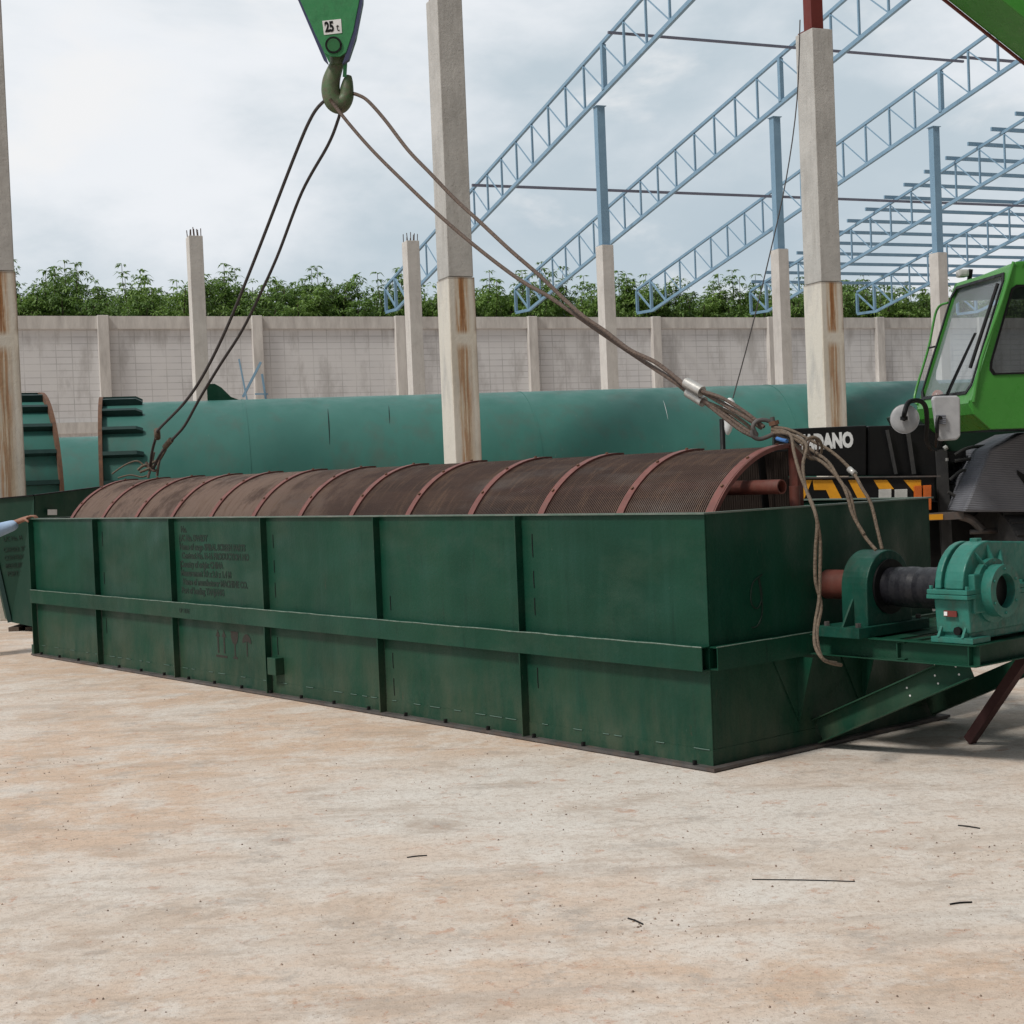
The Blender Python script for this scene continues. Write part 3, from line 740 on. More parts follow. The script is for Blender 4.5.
# ------------------------------------------------------------------ slings
def sling(ctrl, r, mat, label, extra=None):
    P = [at(x, y, d) for x, y, d in ctrl]
    t = thing('wire_sling', label, 'wire rope', P[0], 0, 'wire rope slings on the hook')
    MB().tube(P, r, 8, 8).build('rope', mat, t, True)
    return t, P
HZ = 12.0
A1 = 14.75
tA, P = sling([(330, 99, HZ-.05), (322, 103, 12.0), (311, 118, 12.05), (295, 155, 12.25), (256, 256, 12.75), (228, 325, 13.1), (205, 372, 13.4), (185, 402, 13.7), (160, 428, 14.1), (157, 434, 14.2), (152, 452, 14.5), (150, 468, 14.75)], .0135, 'ropedark', 'dark left sling rope, outer strand with the knot above the far drum end')
MB().tube([at(157, 430, 14.17), at(157.5, 438, 14.25)], .03, 10, 1).build('splice', 'ropetan', tA, True)
tB, P = sling([(341, 108, HZ-.05), (338, 120, 12.05), (328, 145, 12.15), (302, 192, 12.4), (277, 257, 12.7), (255, 305, 13.0), (240, 334, 13.2), (220, 365, 13.4), (200, 398, 13.7), (185, 425, 14.0), (172, 440, 14.2), (160, 455, 14.5), (153, 470, 14.75)], .0135, 'ropedark', 'dark left sling rope, inner strand running straight to the far drum end')
MB().tube([at(171, 440, 14.2), at(165, 447, 14.32)], .028, 10, 1).build('splice', 'ropetan', tB, True)
tC, P = sling([(330, 99, HZ-.1), (335, 106, 11.9), (350, 125, 11.8), (372, 150, 11.6), (400, 178, 11.35), (440, 216, 11.), (480, 250, 10.7), (520, 280, 10.4), (551, 298, 10.15), (600, 332, 9.8), (640, 359, 9.5), (672, 380, 9.2), (688, 392, 9.1), (700, 399, 9.0), (720, 411, 8.9), (745, 429, 8.75), (757, 436, 8.7)], .0145, 'rope', 'brown right sling rope, lower strand with the lower silver ferrule')
MB().tube([at(688, 392, 9.1), at(703.5, 402, 9.0)], .033, 14, 1).build('ferrule', 'alu', tC, True)
MB().tube([at(703, 401, 9.0), at(722, 416, 8.87), at(742, 431, 8.75), at(757, 438, 8.7)], .012, 8, 6).build('rope_eye', 'rope', tC, True)
MB().tube([at(701, 400, 9.0), at(725, 410, 8.87), at(745, 423, 8.75), at(757, 434, 8.7)], .011, 8, 6).build('rope_eye', 'ropetan', tC, True)
tD, P = sling([(350, 93, HZ+.05), (358, 95, 11.95), (368, 101, 11.85), (385, 120, 11.7), (408, 150, 11.4), (430, 173, 11.15), (455, 199, 10.95), (480, 222, 10.7), (510, 250, 10.4), (540, 276, 10.2), (565, 300, 10.0), (583, 316, 9.85), (605, 331, 9.7), (630, 350, 9.5), (655, 362, 9.3), (675, 377, 9.15), (686, 386, 9.05), (697, 389, 9.), (720, 402, 8.85), (745, 417, 8.7), (762, 428, 8.65)], .0145, 'rope', 'brown right sling rope, upper strand with the upper silver ferrule')
MB().tube([at(686, 382.5, 9.05), at(702, 391.5, 8.95)], .033, 14, 1).build('ferrule', 'alu', tD, True)
MB().tube([at(701, 391, 8.95), at(722, 398, 8.8), at(745, 412, 8.7), at(764, 427, 8.62)], .012, 8, 6).build('rope_eye', 'rope', tD, True)

t = thing('shackle', 'grey steel shackle with upright bolt joining the ropes above the near drum hoop', 'shackle', at(768, 432, 8.6))
c = [(757, 436), (753, 427), (757, 421), (765, 420), (773, 423), (777, 427)]
MB().tube([at(x, y, 8.62) for x, y in c], .013, 10, 6).build('bow', 'flange', t, True)
c = [(752, 430), (753, 436), (759, 439), (767, 437), (775, 433), (779, 430)]
MB().tube([at(x, y, 8.58) for x, y in c], .013, 10, 6).build('bow', 'flange', t, True)
MB().cyl(at(776, 438, 8.6), at(772, 417, 8.6), .014, 12).build('pin', 'flange', t, True)
MB().cyl(at(774.5, 425, 8.6), at(773.5, 421, 8.6), .03, 8).build('nut', 'rustband', t, True)

def tail(name, strands, label, r=.0095, mat='ropetan'):
    t = thing(name, label, 'rope', at(strands[0][0][0], strands[0][0][1], strands[0][0][2]), 0, 'rope tails hanging over the end panel')
    for s_ in strands: MB().tube([at(*c) for c in s_], r, 8, 8).build('rope_strand', mat, t, True)
    return t
e = 7.75
tail('rope_tail', [[(772, 430, 8.6), (783, 431, 8.5), (791, 436, 8.35), (794, 452, 8.2), (800, 474, 8.05), (808, 494, 7.95), (815, 512, 7.75), (820, 540, e), (820, 570, e), (819, 600, e), (815, 625, 7.7), (815, 645, 7.6), (822, 658, 7.55), (831, 663, 7.6), (841, 665, 7.75)],
                   [(772, 433, 8.6), (789, 434, 8.4), (806, 444, 8.2), (803, 465, 8.1), (805, 485, 8.0), (810, 500, 7.9), (817, 520, 7.75), (815.5, 550, e), (815.5, 580, e), (821, 605, e), (817, 630, 7.68), (818.5, 648, 7.6), (824, 660, 7.58), (836, 663, 7.68)]],
     'tan rope tail hanging doubled down the trough end and looping under the drive platform')
tail('rope_tail', [[(772, 429, 8.6), (790, 436, 8.45), (810, 449, 8.35), (828, 462, 8.2), (840, 481, 8.1), (850, 495, 8.05), (856, 520, 8.0), (866, 538, 7.95), (876, 550, 7.9)],
                   [(772, 432, 8.6), (792, 442, 8.45), (805, 454, 8.35), (822, 462, 8.2), (838, 478, 8.12), (846, 492, 8.05), (853, 515, 8.0), (864, 534, 7.95)]],
     'tan rope tail falling to the left edge of the bearing pedestal top')
tail('rope_tail', [[(772, 427, 8.6), (790, 430, 8.5), (812, 441, 8.4), (832, 452, 8.3), (852, 471, 8.2), (862, 488, 8.1), (871, 504, 8.05), (877, 528, 8.0), (882, 549, 7.95)]],
     'single tan rope tail with a silver end clip falling to the bearing pedestal')
t = thing('rope_coil', 'small ring of rope knotted in front of the white crane lettering', 'rope', at(813, 448, 8.3))
MB().tube([at(813+9*math.cos(a), 448+11*math.sin(a), 8.28+.05*math.sin(a)) for a in [R(24*i) for i in range(16)]], .008, 8, 3).build('rope_loop', 'ropetan', t, True)
MB().tube([at(813+5*math.cos(a), 447+9*math.sin(a), 8.30+.03*math.cos(a)) for a in [R(24*i) for i in range(16)]], .006, 8, 3).build('rope_loop', 'rope', t, True)
o = MB().tube([at(849, 469, 8.22), at(855, 474, 8.18)], .017, 10, 1).build('rope_clip', 'alu'); single(o, at(852, 471, 8.2)); tag(o, 'small silver sleeve clamped on the rightmost hanging rope', 'clip')
o = MB().tube([at(777, 438.5, 8.5), at(782, 440, 8.45), at(787, 441, 8.4)], .011, 8, 3).build('cloth_tie', paint('blue_cloth_tie', (.06, .17, .42), None, .9, 9, False)); single(o, at(783, 440, 8.45)); tag(o, 'scrap of bright blue cloth tied under the shackle', 'cloth')
# knot of ropes at the far end of the drum
t = thing('rope_knot', 'tangled rope knot over the far end of the brown drum', 'rope', at(150, 468, 14.75))
for c in ([(138, 470), (143, 466), (152, 463), (160, 458), (164, 450)], [(140, 472), (150, 468), (158, 462), (166, 449)], [(146, 462), (152, 470), (158, 470)], [(112, 474), (125, 465), (137, 461), (145, 466), (152, 468)], [(118, 478), (130, 475), (142, 477), (150, 474)], [(148, 478), (151, 466), (154, 452)], [(157, 476), (159, 462), (163, 449)]):
    MB().tube([at(x, y, 14.72+.02*random.random()) for x, y in c], .014 if c[0][0] > 130 else .008, 8, 5).build('rope_strand', 'rope' if c[0][0] > 145 else 'ropetan', t, True)

# thin guy wire with a white bag
t = thing('guy_wire', 'thin dark wire running down from the right front column to a white bag', 'wire', at(798, 30, 22.8))
MB().tube([at(800, 20, 23.0), at(797, 100, 22.6), at(786, 180, 22.0), at(768, 262, 21.4), (at(750, 335, 21.0)), at(733, 398, 20.6)], .010, 6, 4).build('wire', 'ropedark', t, True)
o = MB()
prof = [(0, .02), (.1, .07), (.25, .085), (.5, .075), (.75, .06), (.9, .05), (1, .015)]
p0 = at(730, 398, 12.); p1 = at(727.5, 435, 12.)
def rfn(t_):
    for i in range(len(prof)-1):
        if t_ <= prof[i+1][0]: u = (t_-prof[i][0])/(prof[i+1][0]-prof[i][0]); return (prof[i][1]*(1-u)+prof[i+1][1]*u)*.62
    return .01
o.tube([p0+(p1-p0)*i/14 for i in range(15)], rfn, 12, 1)
o = o.build('white_bag', 'letter'); single(o, p1); tag(o, 'narrow white bag hanging behind the slings in front of the teal pipe', 'bag')
o = MB().cyl(at(722, 419, 12), onp(728, 600, at(722, 419, 12), V3((0, 1, 0))), .022, 10).build('black_pole', 'black'); single(o, at(728, 600, 12)); tag(o, 'thin black pole standing behind the drum beside the white bag', 'pole')

# ------------------------------------------------------------------ hook block
hb = thing('hook_block', 'green crane hook block with a white 25t plate hanging over the drum', 'hook block', at(336, 113, HZ))
def hp(x, y, dz=0): return at(x, y, HZ+dz)
Nf = V3((0, 1, 0))
outl = [(283, -42), (300, 0), (318, 40), (327, 58), (333, 61), (342, 61), (348, 57), (355, 36), (362, 0), (364, -42), (350, -66), (298, -66)]
for dz, nm in ((-.13, 'cheek_plate'), (.11, 'cheek_plate')):
    pts = [hp(x, y)+V3((0, dz, 0)) for x, y in outl]
    MB().prism(pts, (0, .02, 0)).build(nm, 'hookgreen', hb, True, bevel=.004)
MB().cyl(hp(323, -20)+V3((0, -.10, 0)), hp(323, -20)+V3((0, .10, 0)), .20, 40).build('sheave', 'black', hb, True)
tg = [hp(303.5, 2), hp(322, 44), hp(329.5, 62.5), hp(326, 64.5), hp(317, 46), hp(298.5, 2)]
MB().prism([p+V3((0, -.125, 0)) for p in [hp(300, 0), hp(327.5, 60), hp(330, 68), hp(325, 63), hp(298, 0)]], (0, .06, 0)).build('guard_plate', 'guard', hb, True)
MB().prism([p+V3((0, -.125, 0)) for p in [hp(361, 0), hp(354, 36), hp(347, 60), hp(344, 68), hp(350, 64), hp(358.5, 36), hp(365, 0)]], (0, .06, 0)).build('guard_plate', 'guard', hb, True)
def hq(x, y, dz=-.131): return at(x, y, HZ+dz)
fr = V3((0, 0, 0))
pl = MB().prism([hq(x, y) for x, y in ((322.3, 21), (341, 19), (342, 33), (324, 35))], (0, -.003, 0)).build('capacity_plate', 'letter', hb, True)
k = hq(325.3, 31.8, -.136)
dx = (hp(341, 19)-hp(322.3, 21)); 
mt = frame_mtx(k, dx, V3((0, 0, 1)))
text_mb('25', .108, mt, .001, .0050, .66).build('capacity_lettering', 'black', pl, True)
text_mb('t', .09, frame_mtx(hq(336.5, 31.0, -.136), dx, V3((0, 0, 1))), .001, 0, .8).build('capacity_lettering', 'black', pl, True)
MB().ring(hq(333.5, 45, -.135), (0, 1, 0), .052, .066, .012, 28).build('trunnion', 'black', hb, True)
MB().cyl(hq(333.5, 45, -.15), hq(333.5, 45, -.05), .050, 24).build('trunnion', 'hookgreen', hb, True)
# forged hook
shape = [(339.5, 58, .05), (335.5, 68, .062), (331.5, 80, .074), (330.8, 91, .080), (333.5, 101, .080), (340, 104.5, .078), (345.8, 98, .064), (347, 88, .056), (348, 80.5, .042), (349, 75.5, .022)]
def hook_mesh():
    P = [hp(x, y) for x, y, r in shape]; rr = [r for *_, r in shape]
    def rf(t_):
        f = t_*(len(rr)-1); i = min(int(f), len(rr)-2); return rr[i]*(1-(f-i))+rr[i+1]*(f-i)
    b = MB(); b.tube(P, lambda t_: rf(t_)*.95, 14, 6)
    return b
hook_mesh().build('hook', 'hooksteel', hb, True)
MB().cyl(hp(338.5, 66), hp(338.5, 50), .07, 20).build('swivel_nut', 'hooksteel', hb, True)
MB().bar(hp(346, 60)+V3((0, -.03, 0)), hp(345, 78)+V3((0, -.03, 0)), .03, .01).build('safety_latch', 'hookgreen', hb, True)

# ------------------------------------------------------------------ site grid: columns, wall, trusses
ST = .3861
SU = V3((math.cos(ST), math.sin(ST), 0)); SV = V3((-math.sin(ST), math.cos(ST), 0))
def st(u, v, z=0): return SU*u+SV*v+V3((0, 0, z))
SPC = 6.2719; UW = 7.7228

def column(u, v, h, label, mat, post=None, rebar=False, joint=None, group=None, corb=False):
    t = thing('concrete_column', label, 'column', st(u, v), ST, group)
    b = MB(); w_, d_ = .19, .24
    if joint: b.box(-w_, w_, -d_, d_, joint+.008, h, .012); b.box(-w_-.012, w_+.012, -d_-.012, d_+.012, 0, joint, .014)
    else: b.box(-w_, w_, -d_, d_, 0, h, .012)
    b.build('shaft', mat, t)
    if post:
        m_, hh = post; pw = .11 if hh < 12 else .13; MB().box(-pw, pw, -pw, pw, h+.02, hh-.26).build('steel_post', m_, t)
        MB().box(-.18, .18, -.18, .18, h+.002, h+.0198).build('base_plate', m_, t)
        if hh > 12: MB().box(-.17, .17, -.17, .17, hh-.2598, hh-.24).build('cap_plate', m_, t)
    if rebar:
        b = MB(); rnd = random.Random(int(u*10))
        for i in range(8):
            x = -.15+.3*(i % 4)/3; y = -.19 if i < 4 else .19
            b.cyl((x, y, h-.01), (x+rnd.uniform(-.02, .02), y, h+rnd.uniform(.12, .26)), .013, 6)
        b.build('rebar', 'rebar', t)
    return t
u1, v1, v2 = 1.2421, 20.2936, 41.4351
g1 = 'stained concrete columns standing just behind the drum'
column(u1, v1, 8.5, 'tall rust stained concrete column at the left edge of the photo', 'col_rust', joint=4.45, group=g1, rebar=True)
column(u1+SPC, v1, 8.47, 'tall concrete column with brown rust runs rising behind the middle of the drum', 'col_rust', joint=4.45, group=g1, rebar=True)
c_ = column(u1+2*SPC, v1, 8.45, 'tall rust streaked concrete column with a dark red steel post on top, right of centre', 'col_rust', ('redpost', 10.6), joint=4.45, group=g1)
labs = ['far concrete column with bare rebar on top, beside the far left sling ropes', 'far bare-topped concrete column just left of the tall middle column',
        'far concrete column with blue steel post, nearest right of the tall middle column', 'far concrete column with blue steel post, just left of the red-topped column',
        'far concrete column with blue steel post, beside the green cab windscreen']
for i in range(5):
    column(UW+i*SPC, v2, 8.5, labs[i], 'conc', ('steelblue', 13.0+.0) if i >= 2 else None, i < 2, group='far concrete columns in front of the block wall')

# boundary wall
VW = 62.0
wt = thing('boundary_wall', 'long grey block wall with pale concrete pillars across the back of the yard', 'wall', st(UW, VW), ST)
ulo, uhi = -3, 9
for i in range(ulo, uhi):
    x0_ = i*SPC+.22; x1_ = (i+1)*SPC-.22
    MB().box(x0_, x1_, .12, .32, .3, 8.14).build('wall_panel', 'wall', wt)
    MB().box(x0_, x1_, .0, .40, 8.142, 8.66).build('coping_beam', 'coping', wt)
    MB().box(x0_, x1_, .02, .36, 3.95, 4.40).build('tie_beam', 'coping', wt)
    MB().box(x0_, x1_, .02, .36, 0, .298).build('plinth', 'coping', wt)
for i in range(ulo, uhi+1):
    MB().box(i*SPC-.219, i*SPC+.219, -.16, .42, 0, 8.68, .02).build('pillar', 'coping', wt)

# trusses: lower chord z = 9.0 + .195*(62 - v), 1.5 m deep
def zl(v): return 9.0+.195*(62-v) if v < 62 else 9.0
def zu(v): return 9.0+.195*(62-v)+1.5
pan = [63.75]+[62.3-1.42*i for i in range(30)]
def truss_at(i, label):
    t = thing('roof_truss', label, 'roof truss', st(UW+i*SPC, 62, 9.0), ST, 'blue steel roof trusses')
    zb = -9.0
    def P(v, z): return (0, v-62, z+zb)
    MB().bar(P(pan[0], zu(pan[0])), P(pan[-1], zu(pan[-1])), .09, .11).build('upper_chord', 'steelblue', t)
    b = MB(); b.bar(P(pan[0], 9.05), P(62.2, 9.0), .10, .13); b.bar(P(62.2, 9.0), P(pan[-1], zl(pan[-1])), .10, .13); b.build('lower_chord', 'steelblue', t)
    for k, v in enumerate(pan):
        wd = .12 if k < 2 else (.062 if abs(v-v2) > .8 else .14)
        MB().bar(P(v, zl(v)+.066), P(v, zu(v)-.066), wd, wd, (0, 1, 0)).build('vertical_strut', 'steelblue', t)
        if k < len(pan)-1:
            v_ = pan[k+1]
            a = V3(P(v, zu(v)-.07)); c = V3(P(v_, zl(v_)+.07)); MB().bar(a, c, *((.034, .034) if k > 1 else (.07, .07)), (1, 0, 0)).build('diagonal_brace', 'steelblue', t)
    return t
def copy_tree(o, parent=None):
    c = o.copy(); COL.objects.link(c); c.parent = parent
    for ch in [x for x in ALL if x.parent == o]: copy_tree(ch, c)
    return c
tl = ['blue lattice roof truss at far left, passing behind the tall middle column', 'blue lattice roof truss second from the left, landing left of the sling crossing',
      'blue lattice roof truss third from the left, running up to the crane boom', 'blue roof truss carrying the left ends of the many purlins',
      'blue roof truss behind the purlins whose foot shows left of the cab windscreen', 'blue roof truss whose foot is hidden behind the cab', 'rightmost blue roof truss, mostly beyond the cab roof']
tr0 = truss_at(2, tl[0]); ALL = list(bpy.data.objects)
for i in range(3, 9):
    c = copy_tree(tr0); c.location = st(UW+i*SPC, 62, 9.0); c['label'] = tl[i-2]

# ties and purlins
def onu(x, y, u): p = onp(x, y, SU*u, SU); return p.dot(SV), p.z
UT = [UW+i*SPC for i in range(10)]
def beam_u(name, ua, ub, v, z, w_, h_, mat, label, cat, group):
    o = MB().bar((0, 0, 0), (ub-ua, 0, 0), w_, h_).build(name, mat)
    o.matrix_basis = Matrix.Translation(st(ua, v, z)) @ Matrix.Rotation(ST, 4, 'Z'); return tag(o, label, cat, group)
v_, z_ = onu(620, 30, UT[2]); beam_u('tie_beam', UT[2]-.4, UT[4], v_, zu(v_)-.30, .07, .07, 'tie', 'thin purple grey tie crossing the trusses near the top of the frame', 'tie beam', 'ties between the roof trusses')
v_, z_ = onu(482, 184, UT[2]); beam_u('tie_beam', UT[2]-.4, UT[8], v_, zu(v_)-.25, .09, .09, 'tie', 'long purple grey tie crossing behind the middle of the trusses', 'tie beam', 'ties between the roof trusses')
v_, z_ = onu(959, 58, UT[4]); beam_u('tie_beam', UT[4], UT[8], v_, zu(v_)-.05, .08, .08, 'tie', 'short tie under the green crane boom at upper right', 'tie beam', 'ties between the roof trusses')
plab = 'blue roof purlin laid across the right hand trusses'
v = 62.8; n_ = 0
while v > 33:
    beam_u('purlin', UT[5]-.5, UT[8]+1, v, zu(v)+.14, .08, .14, 'steelblue', plab, 'purlin', 'blue purlins on the right hand trusses'); v -= 1.34; n_ += 1

# ------------------------------------------------------------------ trees beyond the wall
def crown_mesh(seed, h):
    rnd = random.Random(seed); b = MB(); bt = MB()
    limbs = []
    top = h
    bt.tube([(0, 0, 0), (rnd.uniform(-.1, .1), 0, h*.35), (rnd.uniform(-.2, .2), rnd.uniform(-.2, .2), h*.62)], lambda t_: .13-.06*t_, 8, 4)
    tips = []
    for i in range(22):
        a = i*2.4+rnd.random(); z0_ = h*rnd.uniform(.42, .66); l = rnd.uniform(1.0, 2.3)
        z1_ = z0_+rnd.uniform(1.4, h*.40)
        z1_ = min(z1_, h*.90); e_ = V3((l*math.cos(a), l*math.sin(a), z1_)); mid = V3((l*.5*math.cos(a), l*.5*math.sin(a), z0_+(z1_-z0_)*.35))
        bt.tube([(0, 0, z0_), mid, e_], lambda t_: .055-.035*t_, 6, 3); tips.append((e_, mid))
    for i in range(4):
        e_ = V3((rnd.uniform(-1.3, 1.3), rnd.uniform(-1., 1.), h*rnd.uniform(.89, .95))); mid = V3((e_.x*.5, e_.y*.5, h*.7))
        bt.tube([(0, 0, h*.55), mid, e_], lambda t_: .045-.03*t_, 6, 3); tips.append((e_, mid))
    def leaf(c, d, s, droop):
        # pointed leaf: two triangles folded on the midrib
        d = d.normalized(); sd = d.cross(V3((0, 0, 1))); sd = sd.normalized() if sd.length > .01 else V3((1, 0, 0))
        tip = c+d*s+V3((0, 0, -droop*s)); m1 = c+d*s*.5+sd*s*.17+V3((0, 0, .04*s)); m2 = c+d*s*.5-sd*s*.17+V3((0, 0, .04*s))
        v = [b.bm.verts.new(p) for p in (c, m1, tip, m2)]; b.bm.faces.new(v)
    def whorl(c, n, s, flat=False):
        for i in range(n):
            a = rnd.random()*6.28; el = rnd.uniform(-.5, .7)*(.35 if flat else 1); d = V3((math.cos(a)*math.cos(el), math.sin(a)*math.cos(el), math.sin(el)))
            leaf(c+d*rnd.uniform(0, .1), d, s*rnd.uniform(.7, 1.25), rnd.uniform(.1, .7))
    for e_, mid in tips:
        for k in range(42):
            f = rnd.random()**.75; c = mid+(e_-mid)*f+V3((rnd.gauss(0, .30), rnd.gauss(0, .30), rnd.gauss(0, .26)))
            whorl(c, 13, .24)
    # whorled top shoots, bare stem between tiers
    for e_, mid in tips[-4:]:
        z = e_.z; c = e_.copy()
        nt_ = rnd.choice((0, 0, 1, 2, 2))
        bt.cyl(c, c+V3((0, 0, .38*nt_+.01)), .012, 5)
        for q in range(nt_): whorl(c+V3((rnd.uniform(-.03, .03), 0, .38*(q+1))), 12-2*q, .34-.05*q, True)
    return b, bt
protos = []
for sidx in range(6):
    b, bt = crown_mesh(40+sidx, (12.2, 12.5, 12.9, 12.3, 13.0, 12.6)[sidx])
    r_ = thing('rubber_tree', 'leafy green plantation tree showing above the block wall', 'tree', (0, 0, 0), 0, 'plantation trees beyond the wall')
    b.build('crown', 'leaf' if sidx % 2 else 'leaf2', r_); bt.build('trunk', 'bark', r_); protos.append(r_)
ALL = list(bpy.data.objects)
rt = random.Random(11); k = 0; used = set()
for row, (dv, step) in enumerate(((6.0, 2.1), (9.0, 2.2), (12.5, 2.4), (16., 2.6))):
    u = -16.0
    while u < 66+row*3:
        pi_ = rt.randrange(6); o = protos[pi_] if pi_ not in used else copy_tree(protos[pi_]); used.add(pi_)
        hs = rt.uniform(.90, .96)
        o.matrix_basis = Matrix.Translation(st(u+rt.uniform(-.5, .5), VW+dv+rt.uniform(-.8, .8))) @ Matrix.Rotation(rt.random()*6.28, 4, 'Z') @ Matrix.Diagonal((1.05, 1.05, hs*(1.0 if row else .96), 1))
        u += step*rt.uniform(.85, 1.15); k += 1
print('trees', k)

# ------------------------------------------------------------------ big pipes
PA = R(13)
def pipe(name, p0, ang, length, rad, label, group, flange0=False, flange1=False, seams=(), mat='pipe', hump=False):
    # p0: axis point of the left end, at height rad
    t = thing(name, label, 'pipe', (p0[0], p0[1], 0), ang, group)
    b = MB(); b.ring((length/2, 0, rad), (1, 0, 0), rad-.03, rad, length, 96); b.build('shell', mat, t)
    for s_ in seams: MB().ring((s_, 0, rad), (1, 0, 0), rad+.0005, rad+.006, .035, 96).build('weld_seam', 'pipe', t)
    for fl, x, s_ in ((flange0, 0, 1), (flange1, length, -1)):
        if not fl: continue
        MB().ring((x+s_*.03, 0, rad), (1, 0, 0), rad-.03, rad+.10, .055, 96).build('flange', 'rustband', t)
        n = 22
        for i in range(n):
            a = 2*math.pi*(i+.45)/n; d = V3((0, math.cos(a), math.sin(a))); q = V3((0, -math.sin(a), math.cos(a)))
            c = V3((0, 0, rad)); x0_ = x+s_*.06
            pts = [V3((x0_, 0, 0))+c+d*(rad+.002), V3((x0_+s_*.58, 0, 0))+c+d*(rad+.002), V3((x0_+s_*.58, 0, 0))+c+d*(rad+.05), V3((x0_+s_*.48, 0, 0))+c+d*(rad+.10), V3((x0_, 0, 0))+c+d*(rad+.10)]
            MB().prism([p-q*.03 for p in pts], q*.06).build('gusset', 'pipe_dark', t)
    return t
PR = 1.47
zp = 23.0
pL = at(101, 500, zp-.3); 
d0 = V3((math.cos(PA), math.sin(PA), 0))
base = at(130, 401, zp); base = V3((base.x, base.y, 0)); e0 = base-d0*.45
big = pipe('large_pipe', (e0.x, e0.y), PA, 15.2, PR, 'very long teal green steel pipe lying behind the columns', 'large teal pipe sections', True, False, (2.15, 6.6, 10.9))
# small saddle plate and marks on top of the pipe
sd = MB(); sd.prism([(1.62, -.02, 2*PR-.02), (2.15, -.02, 2*PR-.02), (1.98, -.02, 2*PR+.05), (1.84, -.02, 2*PR+.20), (1.74, -.02, 2*PR+.26), (1.62, -.02, 2*PR+.26)], (0, .06, 0)); sd.build('saddle_lug', 'tank', big)
for (x_, a0_, a1_, r_, m_) in ((3.35, 118, 148, .008, 'black'), (5.35, 122, 150, .004, 'letter'), (8.75, 128, 146, .004, 'letter'), (4.3, 132, 150, .006, 'black')):
    pts = [(x_+.05*(k_/6), -(PR+.001)*math.sin(R(180-(a0_+(a1_-a0_)*k_/6))), PR-(PR+.001)*math.cos(R(a0_+(a1_-a0_)*k_/6))) for k_ in range(7)]
    MB().tube(pts, lambda t_, r_=r_: r_*(.3+.7*math.sin(3.1*t_+.02)), 6, 2).build('scratch_line', m_, big)
e1 = at(47, 500, 22.4); a2 = R(26); L2 = 4.0
d2 = V3((math.cos(a2), math.sin(a2), 0)); p2 = V3((e1.x, e1.y, 0))-d2*L2
top2 = at(41, 394, 22.4).z/2-.04
pipe('large_pipe', (p2.x, p2.y), a2, L2, top2-.0, 'short teal pipe section with dark gussets showing beside the left edge column', 'large teal pipe sections', False, True)
e3 = at(75, 437, 30.0); r3 = e3.z/2
p3 = V3((e3.x, e3.y, 0))-V3((math.cos(PA), math.sin(PA), 0))*6
pipe('small_pipe', (p3.x, p3.y), PA, 13, r3, 'smooth lighter teal pipe seen low in the gap between the two flanged pipe ends', 'large teal pipe sections')

# scrap blue steel leaning behind the pipe
t = thing('steel_scrap', 'pale blue offcut of light truss sticking up behind the pipe left of the slings', 'steel scrap', at(258, 392, 30))
def sc_bar(a, b_, w_=.03): MB().bar(at(*a), at(*b_), w_, w_).build('angle_bar', 'steelblue', t, True)
sc_bar((239, 359, 29.5), (247, 400, 29.5)); sc_bar((261, 362, 29.8), (243, 397, 29.8), .045); sc_bar((255, 394, 30), (268, 394, 30)); sc_bar((262, 374, 30), (266, 400, 30), .04)
MB().bar(at(247, 400, 29.5), onp(249, 497, at(247, 400, 29.5), V3((0, 1, 0))), .05, .05).build('angle_bar', 'steelblue', t, True)

